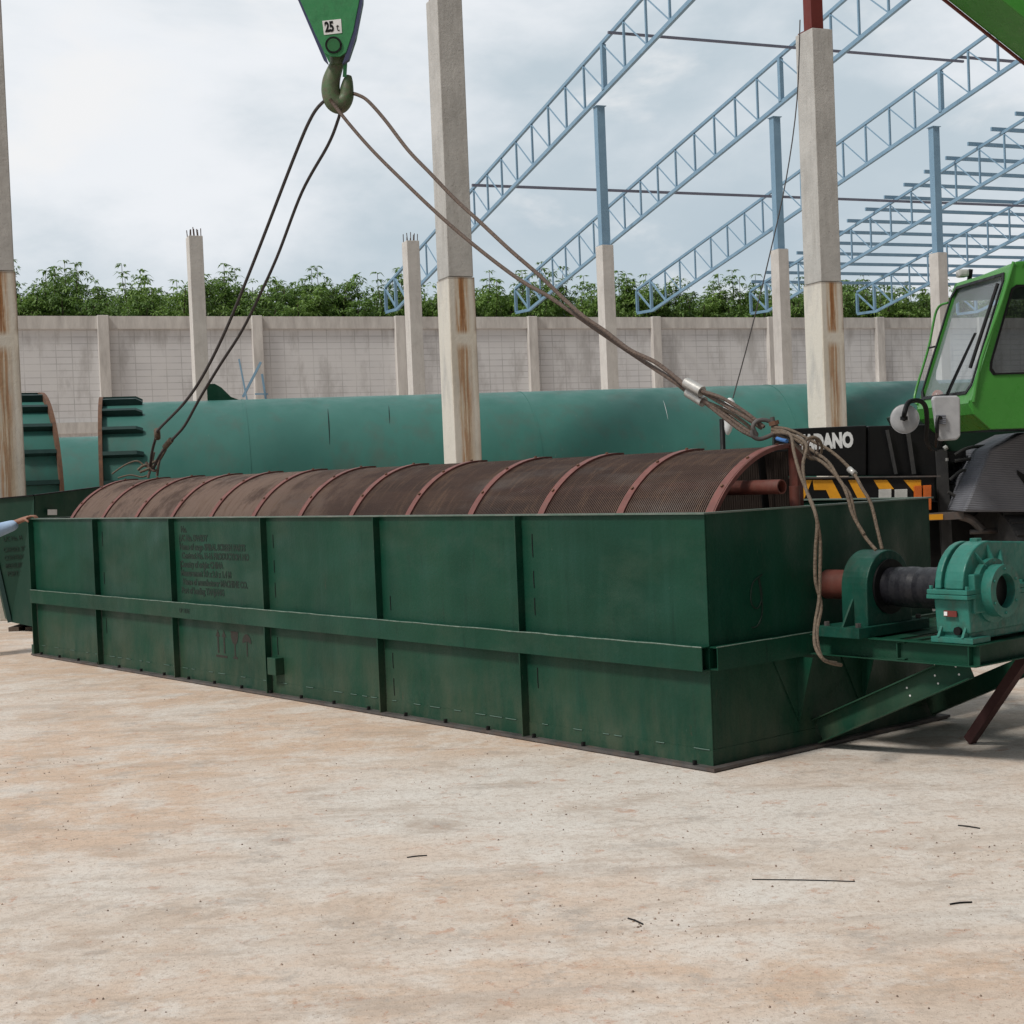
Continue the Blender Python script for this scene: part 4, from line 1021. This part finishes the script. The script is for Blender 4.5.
# ------------------------------------------------------------------ second tank on the left
def tank2():
    A = [at(-17, 500, 17.35), at(34, 495.3, 17.15)]; Bc = [at(10.5, 622, 17.45), at(35, 627, 17.2)]
    C_ = at(110, 485.6, 18.3); D_ = at(108, 632, 18.3)
    off = V3((-.25, .55, 0))
    t = thing('green_tank', 'second dark green stencilled steel tank standing behind the man', 'tank', (A[0]+V3((0, 0, -1.6))))
    f = MB().hexa([Bc[0], Bc[1], Bc[1]+off, Bc[0]+off], [A[0], A[1], A[1]+off, A[0]+off]).build('front_panel', 'tank2', t, True)
    s_ = MB().hexa([Bc[1]+V3((.004, .01, 0)), D_, D_+off, Bc[1]+off], [A[1]+V3((.004, .01, 0)), C_, C_+off, A[1]+off]).build('side_panel', 'tank', t, True)
    rm = MB(); rm.bar(A[0], A[1], .05, .014); rm.bar(A[1], C_, .05, .013); rm.build('top_rim', 'black', t, True)
    eb = MB(); eb.bar(A[0], Bc[0], .05, .05, (0, 1, 0)); eb.build('edge_angle', 'pipe_dark', t, True)
    n = (A[1]-A[0]).cross(V3((0, 0, 1))).normalized()
    if n.y > 0: n = -n
    dx_ = (A[1]-A[0]).normalized()
    for i, (x, y, tx) in enumerate(((4, 541, 'L/C No. H'), (4, 552, 'CARGO: SCREEN'), (5, 560, 'CONTRACT No.'), (6, 568, 'MEASUREMENT'), (8, 576, 'PORT: YANJ'))):
        p = onp(x, y, A[0], (A[1]-A[0]).cross(Bc[0]-A[0]).normalized())+n*.006
        text_mb(tx, .075, frame_mtx(p, dx_, A[0]-Bc[0]), .0008, .001, .78).build('stencil_lettering', 'stencil', f, True)
    for k_, x in enumerate((19, 23, 27)):
        p = onp(x, 600, A[0], (A[1]-A[0]).cross(Bc[0]-A[0]).normalized())+n*.006
        m_ = frame_mtx(p, dx_, V3((0, 0, 1)))
        b = MB().prism([m_ @ V3(q) for q in ((-.008, 0, 0), (.008, 0, 0), (.008, .17, 0), (.028, .17, 0), (0, .24, 0), (-.028, .17, 0), (-.008, .17, 0))], n*.001)
        b.build('handling_pictogram', 'stencil', f, True)
    nb = (C_-A[1]).cross(V3((0, 0, 1))).normalized()
    if nb.y > 0: nb = -nb
    P4 = [onp(x, y, A[1], nb)+nb*.02 for x, y in ((46.3, 509.5), (55.5, 509.5), (55.5, 515), (46.3, 515))]
    lb = MB().prism(P4, nb*.003).build('paper_label', 'letter', s_, True)
    q = MB().prism([onp(x, y, A[1], nb)+nb*.0245 for x, y in ((48.5, 511.6), (53.3, 511.6), (53.3, 513), (48.5, 513))], nb*.001).build('label_print', 'black', lb, True)
    for px in (14, 31):
        bp = onp(px, 627, Bc[0], V3((0, 1, 0)))
        MB().box(bp.x-.06, bp.x+.06, bp.y-.02, bp.y+.5, 0, bp.z-.0).build('support_block', 'bark', t, True)
tank2()

# ------------------------------------------------------------------ truck crane
CPSI = R(8)
HX = V3((-math.cos(CPSI), -math.sin(CPSI), 0)); HY = V3((math.sin(CPSI), -math.cos(CPSI), 0))
crane = thing('truck_crane', 'green and black mobile crane parked behind the gearbox with its boom over the yard', 'crane', (5.6, 12.6, 0))
CZ = 12.3
def crane_build():
    def P(x, y, d=0): return at(x, y, CZ+d)
    # front hood (upper black panel)
    f = [P(772, 503), P(772, 428.5), P(866, 425.3), P(930, 423), P(1100, 417), P(1100, 503)]
    ch = MB().prism([P(773, 476), P(774, 429.5), P(866.5, 425.3), P(866.5, 476)], (0.32, 1.9, 0)).build('front_hood', 'black', crane, True, bevel=.01)
    MB().prism([P(867.5, 476, .03), P(867.5, 426, .03), P(943, 424, .03), P(943, 476, .03)], (0.05, 1.9, 0)).build('side_box', 'black', crane, True, bevel=.01)
    k = P(797.5, 449.5)+V3((0, -.004, 0)); dx_ = (P(853, 446)-P(797, 449.2)).normalized()
    t = text_mb('TADANO', .165, frame_mtx(k, dx_, V3((0, 0, 1))), .001, .0095, 1)
    xs = [(v.co-k).dot(dx_) for v in t.bm.verts]; wdt = max(xs)-min(xs); tgt = (P(853.5, 446)-P(797, 449.2)).length
    mm = frame_mtx(k, dx_, V3((0, 0, 1))); bmesh.ops.transform(t.bm, matrix=mm @ Matrix.Diagonal((tgt/wdt, 1, 1, 1)) @ mm.inverted(), verts=t.bm.verts)
    t.build('lettering', 'letter', ch, True)
    # two sloping grey struts on the box, junk pipes
    MB().bar(P(887, 430, -.02), P(896, 474, -.02), .035, .02).build('grab_strut', 'tyre', crane, True)
    MB().bar(P(908, 432, -.02), P(914, 474, -.02), .03, .02).build('grab_strut', 'tyre', crane, True)
    # bumper with hazard stripes
    bp = MB().prism([P(772, 504, -.15), P(772, 478.5, -.15), P(935, 476.5, -.15), P(935, 502, -.15)], (0, .35, 0)).build('bumper', 'black', crane, True, bevel=.006)
    MB().bar(P(772, 478.2, -.16), P(940, 476.2, -.16), .03, .012).build('bumper_edge', 'flange', bp, True)
    def stripe(pts): MB().prism([P(x, y, -.153) for x, y in pts], (0, -.002, 0)).build('hazard_stripe', 'yellow', bp, True)
    stripe([(794, 501), (803, 480), (812, 480), (808, 490), (803, 501)])
    stripe([(812.5, 480), (832, 480), (843, 501), (831, 501), (826, 490), (814, 490)])
    stripe([(848, 480), (858, 480), (871, 501), (859, 501)])
    stripe([(873.5, 480), (887, 480), (894, 489), (879, 489)])
    stripe([(903.5, 480), (921, 480), (921, 486), (914, 492)])
    stripe([(774, 499), (779, 493), (786, 493), (786, 501), (776, 501)])
    for x in (879, 895):
        hl = MB().prism([P(x, 501, -.17), P(x, 489.5, -.17), P(x+12.5, 489, -.17), P(x+12.5, 500.5, -.17)], (0, .018, 0)).build('headlight', 'lamp', bp, True, bevel=.003)
        MB().bar(P(x-.5, 491, -.175), P(x+13, 490.5, -.175), .008, .02).build('headlight_trim', 'alu', hl, True)
    MB().prism([P(914.5, 499, -.18), P(914.5, 486, -.18), P(922, 485.5, -.18), P(922, 498.5, -.18)], (0, .03, 0)).build('turn_lamp', 'orange', bp, True, bevel=.004)
    MB().prism([P(923.5, 498.5, -.18), P(923.5, 485.5, -.18), P(931.5, 485, -.18), P(931.5, 510, -.18), P(927, 510, -.18)], (0, .03, 0)).build('turn_lamp', 'orange', bp, True, bevel=.004)
    # chassis below: cross beam, axle and steps
    MB().prism([P(800, 600, .25), P(800, 504.5, .2), P(1120, 500, .2), P(1120, 596, .25)], (0, 1.2, 0)).build('chassis', 'black', crane, True, bevel=.02)
    MB().prism([P(943.5, 560), P(936, 450), P(947, 449), P(953.5, 560)], (0, .06, 0)).build('corner_post', 'tyre', crane, True)
    MB().bar(P(928, 517, -.2), P(962, 515, -.2), .10, .06).build('step', 'flange', crane, True)
    MB().prism([P(929, 520, -.26), P(929, 514.5, -.26), P(943, 514, -.26), P(943, 519.5, -.26)], (0, .01, 0)).build('step_marking', 'yellow', crane, True)
    MB().tube([P(960, 516, -.2), P(972, 520, -.2), P(982, 530, -.2)], .035, 10, 4).build('exhaust_pipe', 'flange', crane, True)
    MB().tube([P(970, 532, -.2), P(998, 531, -.2)], .02, 8, 1).build('rail', 'flange', crane, True)
    # clutter of hydraulic valves between the box and the tread plate
    rnd = random.Random(4)
    b = MB()
    for i in range(16):
        x = rnd.uniform(950, 990); y = rnd.uniform(450, 512); q = P(x, y, -.02+rnd.uniform(0, .2)); s_ = rnd.uniform(.03, .08)
        b.box(q.x-s_, q.x+s_, q.y, q.y+.2, q.z-s_*.6, q.z+s_*.6)
    b.build('valve_block', 'black', crane, True)
    for pts in ([(955, 455), (968, 448), (985, 446)], [(955, 461), (970, 459), (980, 459)], [(950, 480), (965, 470), (978, 485), (985, 480)], [(948, 492), (962, 498), (978, 490)]):
        MB().tube([P(x, y, -.06) for x, y in pts], .014, 8, 5).build('hose', 'tyre', crane, True)
    MB().cyl(P(944, 449, -.1), P(947, 447, -.1), .02, 8).build('fitting', 'alu', crane, True)
    MB().cyl(P(947, 461, -.1), P(947, 458, -.1), .014, 8).build('fitting', 'alu', crane, True)
    MB().prism([P(935, 446, .25), P(918, 412, .25), P(985, 412, .25), P(1080, 436, .25), P(1080, 520, .25), P(935, 500, .25)], (0, 1.1, 0)).build('turntable_body', paint('dark_green_body', (.012, .035, .022), None, .4, 4, False), crane, True, bevel=.02)
    # tread-plate engine cover
    MB().prism([P(963, 512, -.45), P(990, 449, -.45), P(1024, 432.5, -.45), P(1150, 420, -.45), P(1150, 512, -.45)], (0, 1.0, 0)).build('engine_cover', 'tread', crane, True, bevel=.02)
    MB().prism([P(1018, 475, -.46), P(1017, 470, -.46), P(1030, 478, -.46), P(1030, 492, -.46)], (0, .008, 0)).build('cover_slot', 'black', crane, True)
    # tyres: near axle pair
    for (px, dd) in ((1015, -.35), (850, .35), (1015, 3.0), (880, 3.2)):
        c = at(px, 560, CZ+.3+dd); r_ = .58
        cc = V3((c.x, c.y, r_))
        ty = MB(); ty.ring(cc, (1, .14, 0), .30, r_, .42, 40)
        for i in range(26):
            a = 2*math.pi*i/26; ax = V3((1, .14, 0)).normalized(); uu = ax.cross(V3((0, 0, 1))).normalized()
            d = uu*math.cos(a)+V3((0, 0, 1))*math.sin(a)
            ty.bar(cc+d*(r_-.01)-ax*.20, cc+d*(r_-.01)+ax*.20+uu.cross(ax)*0, .05, .05, d)
        to = ty.build('tyre', 'tyre', crane, True)
        MB().cyl(cc-V3((.12, 0, 0)), cc+V3((.12, 0, 0)), .29, 30).build('wheel_hub', 'cabgreen', to, True)
    MB().prism([V3((2.4, CZ+.6, .55)), V3((8.2, CZ+1.2, .55)), V3((8.2, CZ+2.6, .55)), V3((2.4, CZ+2.2, .55))], (0, 0, .6)).build('chassis', 'black', crane, True)

    # mirrors
    m1 = at(904, 419, 10.9)
    dr = (m1-CAM).normalized()
    a = MB().cyl(m1-V3((0, .02, 0)), m1+V3((0, .03, 0)), .108, 36, .085); a.sphere(m1+V3((0, -.015, 0)), .106, (1, .22, 1), 24); mr = a.build('round_mirror', 'mirrorback', crane, True)
    MB().tube([at(904, 419, 10.85), at(904.5, 413, 10.8), at(908, 403, 10.85), at(915, 400.5, 10.9), at(922, 402, 10.95), at(926, 409, 11.), at(927, 425, 11.1), at(926.5, 440, 11.2), at(931, 448, 11.3), at(936, 449, 11.6)], .018, 10, 5).build('mirror_arm', 'black', crane, True)
    MB().cyl(at(904, 420, 10.83), at(904, 416.5, 10.83), .028, 12).build('mirror_clamp', 'black', crane, True)
    q = [at(x, y, 10.7) for x, y in ((934, 396), (957, 395.5), (960.5, 398), (960.8, 436), (957, 440), (940, 441), (938, 438), (932.5, 400))]
    MB().prism(q, (0, .05, 0)).build('square_mirror', 'mirrorback', crane, True, bevel=.012)
    MB().tube([at(941, 418, 10.68), at(937.5, 419, 10.66), at(937, 436, 10.7), at(936, 446, 11.2)], .014, 8, 4).build('mirror_arm', 'black', crane, True)
    MB().prism([at(x, y, 10.67) for x, y in ((937, 415), (946, 415), (946, 424), (937, 424))], (0, .03, 0)).build('mirror_clamp', 'tread', crane, True)

    # ------------ cab, facing left
    PN = at(971, 402, 11.0); nside = HY
    def S(x, y): return onp(x, y, PN, nside)          # on the near side plane
    Wc = .98
    far = -HY*Wc
    top_n = S(1012.5, 266); bot_n = S(970.5, 403); low_n = S(973.5, 414); chin = S(991, 429.5)
    back = -HX*1.75
    zt = top_n.z; zb = chin.z
    top_b = V3((chin.x, chin.y, 0))+back; 
    rt_ = top_b+V3((0, 0, zt+.03)); rb_ = top_b+V3((0, 0, zb-.01))
    th = -HY*.04
    # near side plate with window hole
    wo = [S(1016, 285), S(1011, 289), S(990, 362), S(989.5, 370), S(993, 375)]
    wr_t = wo[0]-HX*1.05; wr_b = wo[4]-HX*1.25
    outer = [S(1024, 262.5), top_n, bot_n+(top_n-bot_n)*.02, low_n, chin, rb_, rt_]
    inner = [wo[0], wo[1], wo[2], wo[3], wo[4], wr_b, wr_t]
    cab = MB().frame(outer, inner, th).build('cab', 'cabgreen', crane, True, bevel=.006)
    tag(cab, 'bright green operator cab')
    MB().frame([p+far-th for p in outer], [p+far-th for p in inner], th).build('far_side', 'cabgreen', cab, True)
    gl = MB().prism([p+th*.4 for p in inner], th*.12).build('side_window', 'glassdark', cab, True)
    rim_i = inner; cen = sum(inner, V3())/7
    MB().frame([p+HY*.001 for p in inner], [p+(cen-p)*.045+HY*.001 for p in inner], HY*.007).build('window_seal', 'black', cab, True)
    # front plane: interpolate near edge -> far edge
    def F(u, v): return bot_n+(top_n-bot_n)*v+far*u
    fn = (top_n-bot_n).cross(far).normalized()
    if fn.dot(HX) < 0: fn = -fn
    hole = [(.10, .965), (.93, .965), (.985, .90), (.985, .13), (.93, .07), (.12, .07), (.06, .13), (.06, .90)]
    outr = [(.04, 1.0), (1, 1.0), (1, .93), (1, .06), (.97, 0), (.04, 0), (.04, .06), (.04, .93)]
    MB().frame([F(*p) for p in outr], [F(*p) for p in hole], -fn*.04).build('windscreen_frame', 'cabgreen', cab, True)
    fr_ = [F(*p)+fn*.002 for p in hole]; cn = sum(fr_, V3())/8
    ws = MB().prism([F(*p)-fn*.02 for p in hole], -fn*.005).build('windscreen', 'glass', cab, True)
    MB().frame(fr_, [p+(cn-p)*.05 for p in fr_], fn*.008).build('windscreen_seal', 'black', cab, True)
    # lower front panel
    MB().hexa([low_n+HX*.0, low_n+far, low_n+far-HX*.05, low_n-HX*.05+V3((0, 0, 0))], [F(.04, 0)+V3((0, 0, -.002)), F(1, 0)+V3((0, 0, -.002)), F(1, 0)-HX*.05, F(.04, 0)-HX*.05]).build('front_panel', 'cabgreen', cab, True)
    fl = chin.copy(); 
    MB().hexa([chin+th, chin+far, rb_+far, rb_+th], [p+V3((0, 0, .03)) for p in (chin+th, chin+far, rb_+far, rb_+th)]).build('cab_floor', 'black', cab, True)
    MB().hexa([low_n+th, low_n+far, chin+far, chin+th], [p-HX*.04 for p in (low_n+th, low_n+far, chin+far, chin+th)]).build('front_panel', 'cabgreen', cab, True)
    MB().hexa([top_n+V3((0, 0, -.03)), top_n+far+V3((0, 0, -.03)), rt_+far+V3((0, 0, -.06)), rt_+V3((0, 0, -.06))], [top_n+V3((0, 0, .035))-HX*.03, top_n+far+V3((0, 0, .0))-HX*.05, rt_+far+V3((0, 0, .0)), rt_+V3((0, 0, .03))]).build('roof', 'cabgreen', cab, True, bevel=.01)
    MB().hexa([rb_+th, rb_+far, rb_+far-HX*.04, rb_-HX*.04+th], [rt_+th, rt_+far, rt_+far-HX*.04, rt_+th-HX*.04]).build('rear_panel', 'cabgreen', cab, True)
    MB().tube([S(1013.5, 262), S(1001, 300)+HY*.02, S(980, 360)+HY*.02, S(973, 402)+HY*.01], .012, 8, 4).build('pillar_trim', 'cabgreen', cab, True)
    # hand rail on the far front edge
    MB().tube([F(1.02, .85), F(1.16, .80)+fn*.02, F(1.14, .5), F(1.12, .12), F(1.0, .04)], .010, 8, 5).build('hand_rail', 'cabgreen', cab, True)
    MB().tube([F(1.0, .5), F(1.14, .5)], .008, 6, 1).build('hand_rail', 'black', cab, True)
    # wiper and parallel arm
    MB().tube([F(.42, -.01)+fn*.03, F(.38, .10)+fn*.04, F(.22, .52)+fn*.035], .008, 6, 4).build('wiper_arm', 'black', cab, True)
    MB().tube([F(.40, -.01)+fn*.03, F(.33, .14)+fn*.04, F(.20, .52)+fn*.035], .005, 6, 4).build('wiper_arm', 'black', cab, True)
    MB().tube([F(.15, .26)+fn*.02, F(.13, .6)+fn*.022, F(.12, .88)+fn*.02], .014, 6, 4).build('wiper_blade', 'black', cab, True)
    MB().cyl(F(.42, -.02)+fn*.0, F(.42, -.02)+fn*.05, .03, 12).build('wiper_pivot', 'black', cab, True)
    # number on the front panel
    m_ = frame_mtx(F(.30, -.075)+HX*.012, HY, V3((0, 0, 1)))
    mn = frame_mtx(low_n+far*.30+(F(.30, 0)-low_n-far*.30)*.25+fn*.006+HX*.004, HY, V3((0, 0, 1)))
    text_mb('7', .10, mn, .001, .003, 1.2).build('fleet_number', 'letter', cab, True)
    # interior: seat, console, fan
    c0 = chin-HX*.75+far*.5
    st_ = MB().box(-.25, .25, -.24, .24, .30, .42, .04); st_.bm.transform(Matrix.Translation(V3((c0.x, c0.y, zb)))); st_.build('operator_seat', 'seatblue', cab, True)
    sb = MB().box(.17, .28, -.24, .24, .42, 1.0, .04); sb.bm.transform(Matrix.Translation(V3((c0.x, c0.y, zb)))); sb.build('seat_back', 'seatblue', cab, True)
    cs = chin-HX*.22+far*.45; b = MB().box(-.10, .10, -.2, .2, .02, .42, .03); b.bm.transform(Matrix.Translation(V3((cs.x, cs.y, zb)))); b.build('console', 'tread', cab, True)
    MB().sphere(F(.24, .14)-fn*.22, .11, (1, .8, 1.1), 16).build('cab_fan', 'white', cab, True)
    MB().sphere(F(.88, .11)-fn*.10, .055, (1, 1, 1.3), 12).build('marker_lamp', 'orange', cab, True)
    # roof lamp
    rl = F(.93, 1.0)+V3((0, 0, .10))
    MB().box(rl.x-.01, rl.x+.075, rl.y-.05, rl.y+.05, rl.z-.06, rl.z+.0, .02).build('roof_lamp', 'lamp', cab, True)
    MB().bar(rl+V3((.08, 0, -.12)), rl+V3((.10, 0, .0)), .03, .03, (0, 1, 0)).build('lamp_bracket', 'black', cab, True)

    # ------------ boom
    hk = at(336, -66, HZ); tipx = hk.x+.05
    bd = V3((-math.cos(CPSI)*math.cos(R(37.5)), -math.sin(CPSI)*math.cos(R(37.5)), math.sin(R(37.5)))).normalized()
    upv = V3((0, 0, 1)); sdv = HY; nv = bd.cross(sdv).normalized()
    if nv.z < 0: nv = -nv
    hh, ww = .75, .58; be = at(946, -1, 13.75)+sdv*ww
    # bottom-near edge passes through (945,0)
    tt = (hk.x+.25-be.x)/bd.x
    tip = be+bd*tt; piv = be-bd*4.6
    def boxseg(a, b_, shrink, name, mat, par):
        ins = shrink
        c = lambda p, i, j: p+sdv*(0-ins if i == 0 else -ww+ins)+nv*(ins if j == 0 else hh-ins)
        return MB().hexa([c(a, 0, 0), c(a, 1, 0), c(a, 1, 1), c(a, 0, 1)], [c(b_, 0, 0), c(b_, 1, 0), c(b_, 1, 1), c(b_, 0, 1)]).build(name, mat, par, True, bevel=.01)
    bm_ = boxseg(piv, be+bd*1.2, 0, 'boom', 'cabgreen', crane); tag(bm_, 'green telescopic boom')
    boxseg(be+bd*1.2, be+bd*(1.2+(tt-1.2)*.5), .05, 'boom_section', 'cabgreen', bm_)
    boxseg(be+bd*(1.2+(tt-1.2)*.5), tip, .10, 'boom_section', 'cabgreen', bm_)
    # lower edge flange strip and black plate standing in for a dark recess, near face
    MB().bar(piv-sdv*(ww+.012)-nv*.01, be+bd*1.2-sdv*(ww+.012)-nv*.01, .03, .02, nv).build('edge_strip', 'redpost', bm_, True)
    a_ = be-bd*1.55; MB().hexa([a_+sdv*.001+nv*.34, a_+sdv*.001+nv*.62, a_-sdv*.001+nv*.62, a_-sdv*.001+nv*.34], [p-bd*2.6 for p in (a_+sdv*.02+nv*.34, a_+sdv*.02+nv*.62, a_-sdv*.001+nv*.62, a_-sdv*.001+nv*.34)]).build('dark_recess_plate', 'black', bm_, True)
    MB().cyl(tip+nv*.3+sdv*.02, tip+nv*.3-sdv*(ww+.02), .28, 36).build('head_sheave', 'black', bm_, True)
    MB().cyl(at(1300, 330, 13.4), be-bd*1.6-sdv*.3, .11, 20).build('lift_cylinder', 'cabgreen', crane, True)
    for dx_ in (-.14, .14):
        q = V3((hk.x-.02+dx_, tip.y+.28*0, tip.z+.0)); MB().cyl(V3((hk.x+dx_, HZ, hk.z+.05)), V3((tip.x+dx_*.3-.1, tip.y+.2, tip.z+.25)), .012, 8).build('hoist_cable', 'ropedark', crane, True)
    MB().prism([V3((5.6, CZ+.2, 1.9)), V3((8.6, CZ+.5, 1.9)), V3((8.6, CZ+2.4, 1.9)), V3((5.6, CZ+2.2, 1.9))], (0, 0, 1.1)).build('counterweight', 'cabgreen', crane, True, bevel=.04)
crane_build()

# ------------------------------------------------------------------ the man at the left, one hand on the trough corner
def skin(name, joints, edges, mat, parent, sub=2, root=0, world=True):
    me = bpy.data.meshes.new('sk'); me.from_pydata([j[0] for j in joints], edges, [])
    o = bpy.data.objects.new('sk', me); COL.objects.link(o)
    md = o.modifiers.new('s', 'SKIN'); md.use_smooth_shade = True; md.branch_smoothing = .3
    for i, j in enumerate(joints):
        r_ = j[1]; me.skin_vertices[0].data[i].radius = (r_, j[2] if len(j) > 2 else r_)
    me.skin_vertices[0].data[root].use_root = True
    s_ = o.modifiers.new('u', 'SUBSURF'); s_.levels = sub; s_.render_levels = sub
    dg = bpy.context.evaluated_depsgraph_get(); m2 = bpy.data.meshes.new_from_object(o.evaluated_get(dg))
    bpy.data.objects.remove(o); bpy.data.meshes.remove(me)
    b = MB(); b.bm.from_mesh(m2); bpy.data.meshes.remove(m2)
    for f in b.bm.faces: f.smooth = True
    return b.build(name, mat, parent, world)
def person():
    corner = mloc(-Lm, 0, Hm)
    H = corner+V3((.02, 0, .03))
    bx, by = H.x-.80, H.y+.05
    t = thing('person', 'man in a light blue long sleeved shirt resting one hand on the trough corner', 'person', (bx, by, 0))
    pel = V3((bx, by, .92)); 
    J = []; E = []
    def add(p, r, r2=None, to=None):
        J.append((V3(p), r, r2 if r2 else r)); i = len(J)-1
        if to is not None: E.append((to, i))
        return i
    p0 = add(pel, .13, .15)
    sp = add(pel+V3((0, 0, .25)), .12, .14, p0); chs = add(pel+V3((.02, 0, .45)), .13, .16, sp); nk = add(pel+V3((.03, 0, .58)), .055, None, chs); hd0 = add(pel+V3((.05, 0, .66)), .075, None, nk); hd = add(pel+V3((.06, 0, .75)), .085, .078, hd0); add(pel+V3((.05, 0, .83)), .062, None, hd)
    for s_ in (1, -1):
        h_ = add(pel+V3((0, s_*.10, -.06)), .095, None, p0); kn = add(pel+V3((.03, s_*.12, -.47)), .062, None, h_); an = add(pel+V3((-.02, s_*.13, -.84)), .042, None, kn); add(pel+V3((.13, s_*.14, -.885)), .035, None, an)
    # reaching arm (towards the viewer side) and hanging arm
    sh = add((bx+.05, by-.17, 1.36), .06, None, chs)
    el = add((bx+.26, by-.16, 1.20), .047, None, sh); wr_ = add((H.x-.155, H.y-.01, 1.335), .030, .026, el); pm = add((H.x-.075, H.y-.005, 1.368), .040, .022, wr_)
    for k_, (dy, l_) in enumerate(((-.036, .070), (-.012, .082), (.012, .078), (.034, .062))):
        f1 = add((H.x-.03, H.y+dy, 1.383), .0105, None, pm); f2 = add((H.x-.03+l_*.55, H.y+dy*1.15, 1.381), .0095, None, f1); add((H.x-.03+l_*.85, H.y+dy*1.15, 1.355), .008, None, f2)
    th1 = add((H.x-.075, H.y-.045, 1.35), .013, None, pm); add((H.x-.035, H.y-.062, 1.325), .010, None, th1)
    sh2 = add((bx+.0, by+.19, 1.35), .06, None, chs); el2 = add((bx-.02, by+.26, 1.07), .045, None, sh2); w2 = add((bx+.06, by+.26, .84), .028, None, el2); pm2 = add((bx+.08, by+.26, .76), .036, .02, w2)
    for dx_ in (-.03, -.01, .01, .03): f1 = add((bx+.08+dx_, by+.26, .70), .0095, None, pm2); add((bx+.09+dx_, by+.255, .645), .008, None, f1)
    tq = add((bx+.115, by+.25, .75), .011, None, pm2); add((bx+.135, by+.245, .71), .009, None, tq)
    body = skin('body', J, E, 'skin', t)
    # shirt
    J2 = []; E2 = []
    def a2(p, r, r2=None, to=None):
        J2.append((V3(p), r, r2 if r2 else r)); i = len(J2)-1
        if to is not None: E2.append((to, i))
        return i
    q0 = a2(pel+V3((0, 0, -.09)), .165, .195); q1 = a2(pel+V3((0, 0, .25)), .145, .17, q0); q2 = a2(pel+V3((.02, 0, .45)), .15, .185, q1); a2(pel+V3((.02, 0, .545)), .09, .10, q2)
    s1_ = a2((bx+.05, by-.17, 1.355), .085, None, q2); e1_ = a2((bx+.26, by-.16, 1.20), .088, None, s1_); m1_ = a2((bx+.42, by-.13, 1.245), .080, .078, e1_); a2((H.x-.15, H.y-.01, 1.315), .052, .050, m1_)
    s2_ = a2((bx, by+.19, 1.345), .085, None, q2); e2_ = a2((bx-.02, by+.26, 1.07), .065, None, s2_); a2((bx+.05, by+.26, .87), .045, None, e2_)
    skin('shirt', J2, E2, 'shirt', t)
    J3 = [(pel+V3((0, 0, .08)), .150, .172)]; E3 = []
    for s_ in (1, -1):
        n_ = len(J3); J3 += [(pel+V3((0, s_*.10, -.08)), .11, .11), (pel+V3((.03, s_*.12, -.47)), .082, .082), (pel+V3((-.02, s_*.13, -.83)), .068, .068)]; E3 += [(0, n_), (n_, n_+1), (n_+1, n_+2)]
    skin('trousers', J3, E3, 'trouser', t)
    for s_ in (1, -1): MB().sphere((bx+.05, by+s_*.135, .045), .06, (2.2, .85, .75), 14).build('shoe', 'shoe', t, True)
    MB().sphere((bx+.035, by, 1.72), .105, (1.0, .88, .72), 18).build('hair', 'hair', t, True)
    hf = pel+V3((.06, 0, .75))
    b = MB(); b.sphere(hf+V3((.085, .032, .01)), .012, (.6, 1, .7), 8); b.sphere(hf+V3((.085, -.032, .01)), .012, (.6, 1, .7), 8); b.build('eyes', 'black', t, True)
    b = MB(); b.prism([hf+V3((.075, -.014, -.03)), hf+V3((.108, 0, -.035)), hf+V3((.075, .014, -.03))], (0, 0, .035)); b.build('nose', 'skin', t, True)
    b = MB(); b.sphere(hf+V3((.01, .082, -.01)), .03, (.6, .3, 1), 8); b.sphere(hf+V3((.01, -.082, -.01)), .03, (.6, .3, 1), 8); b.build('ears', 'skin', t, True)
    b = MB(); b.sphere(hf+V3((.078, 0, -.058)), .02, (.4, 1.1, .3), 8); b.build('mouth', 'prop', t, True)
person()
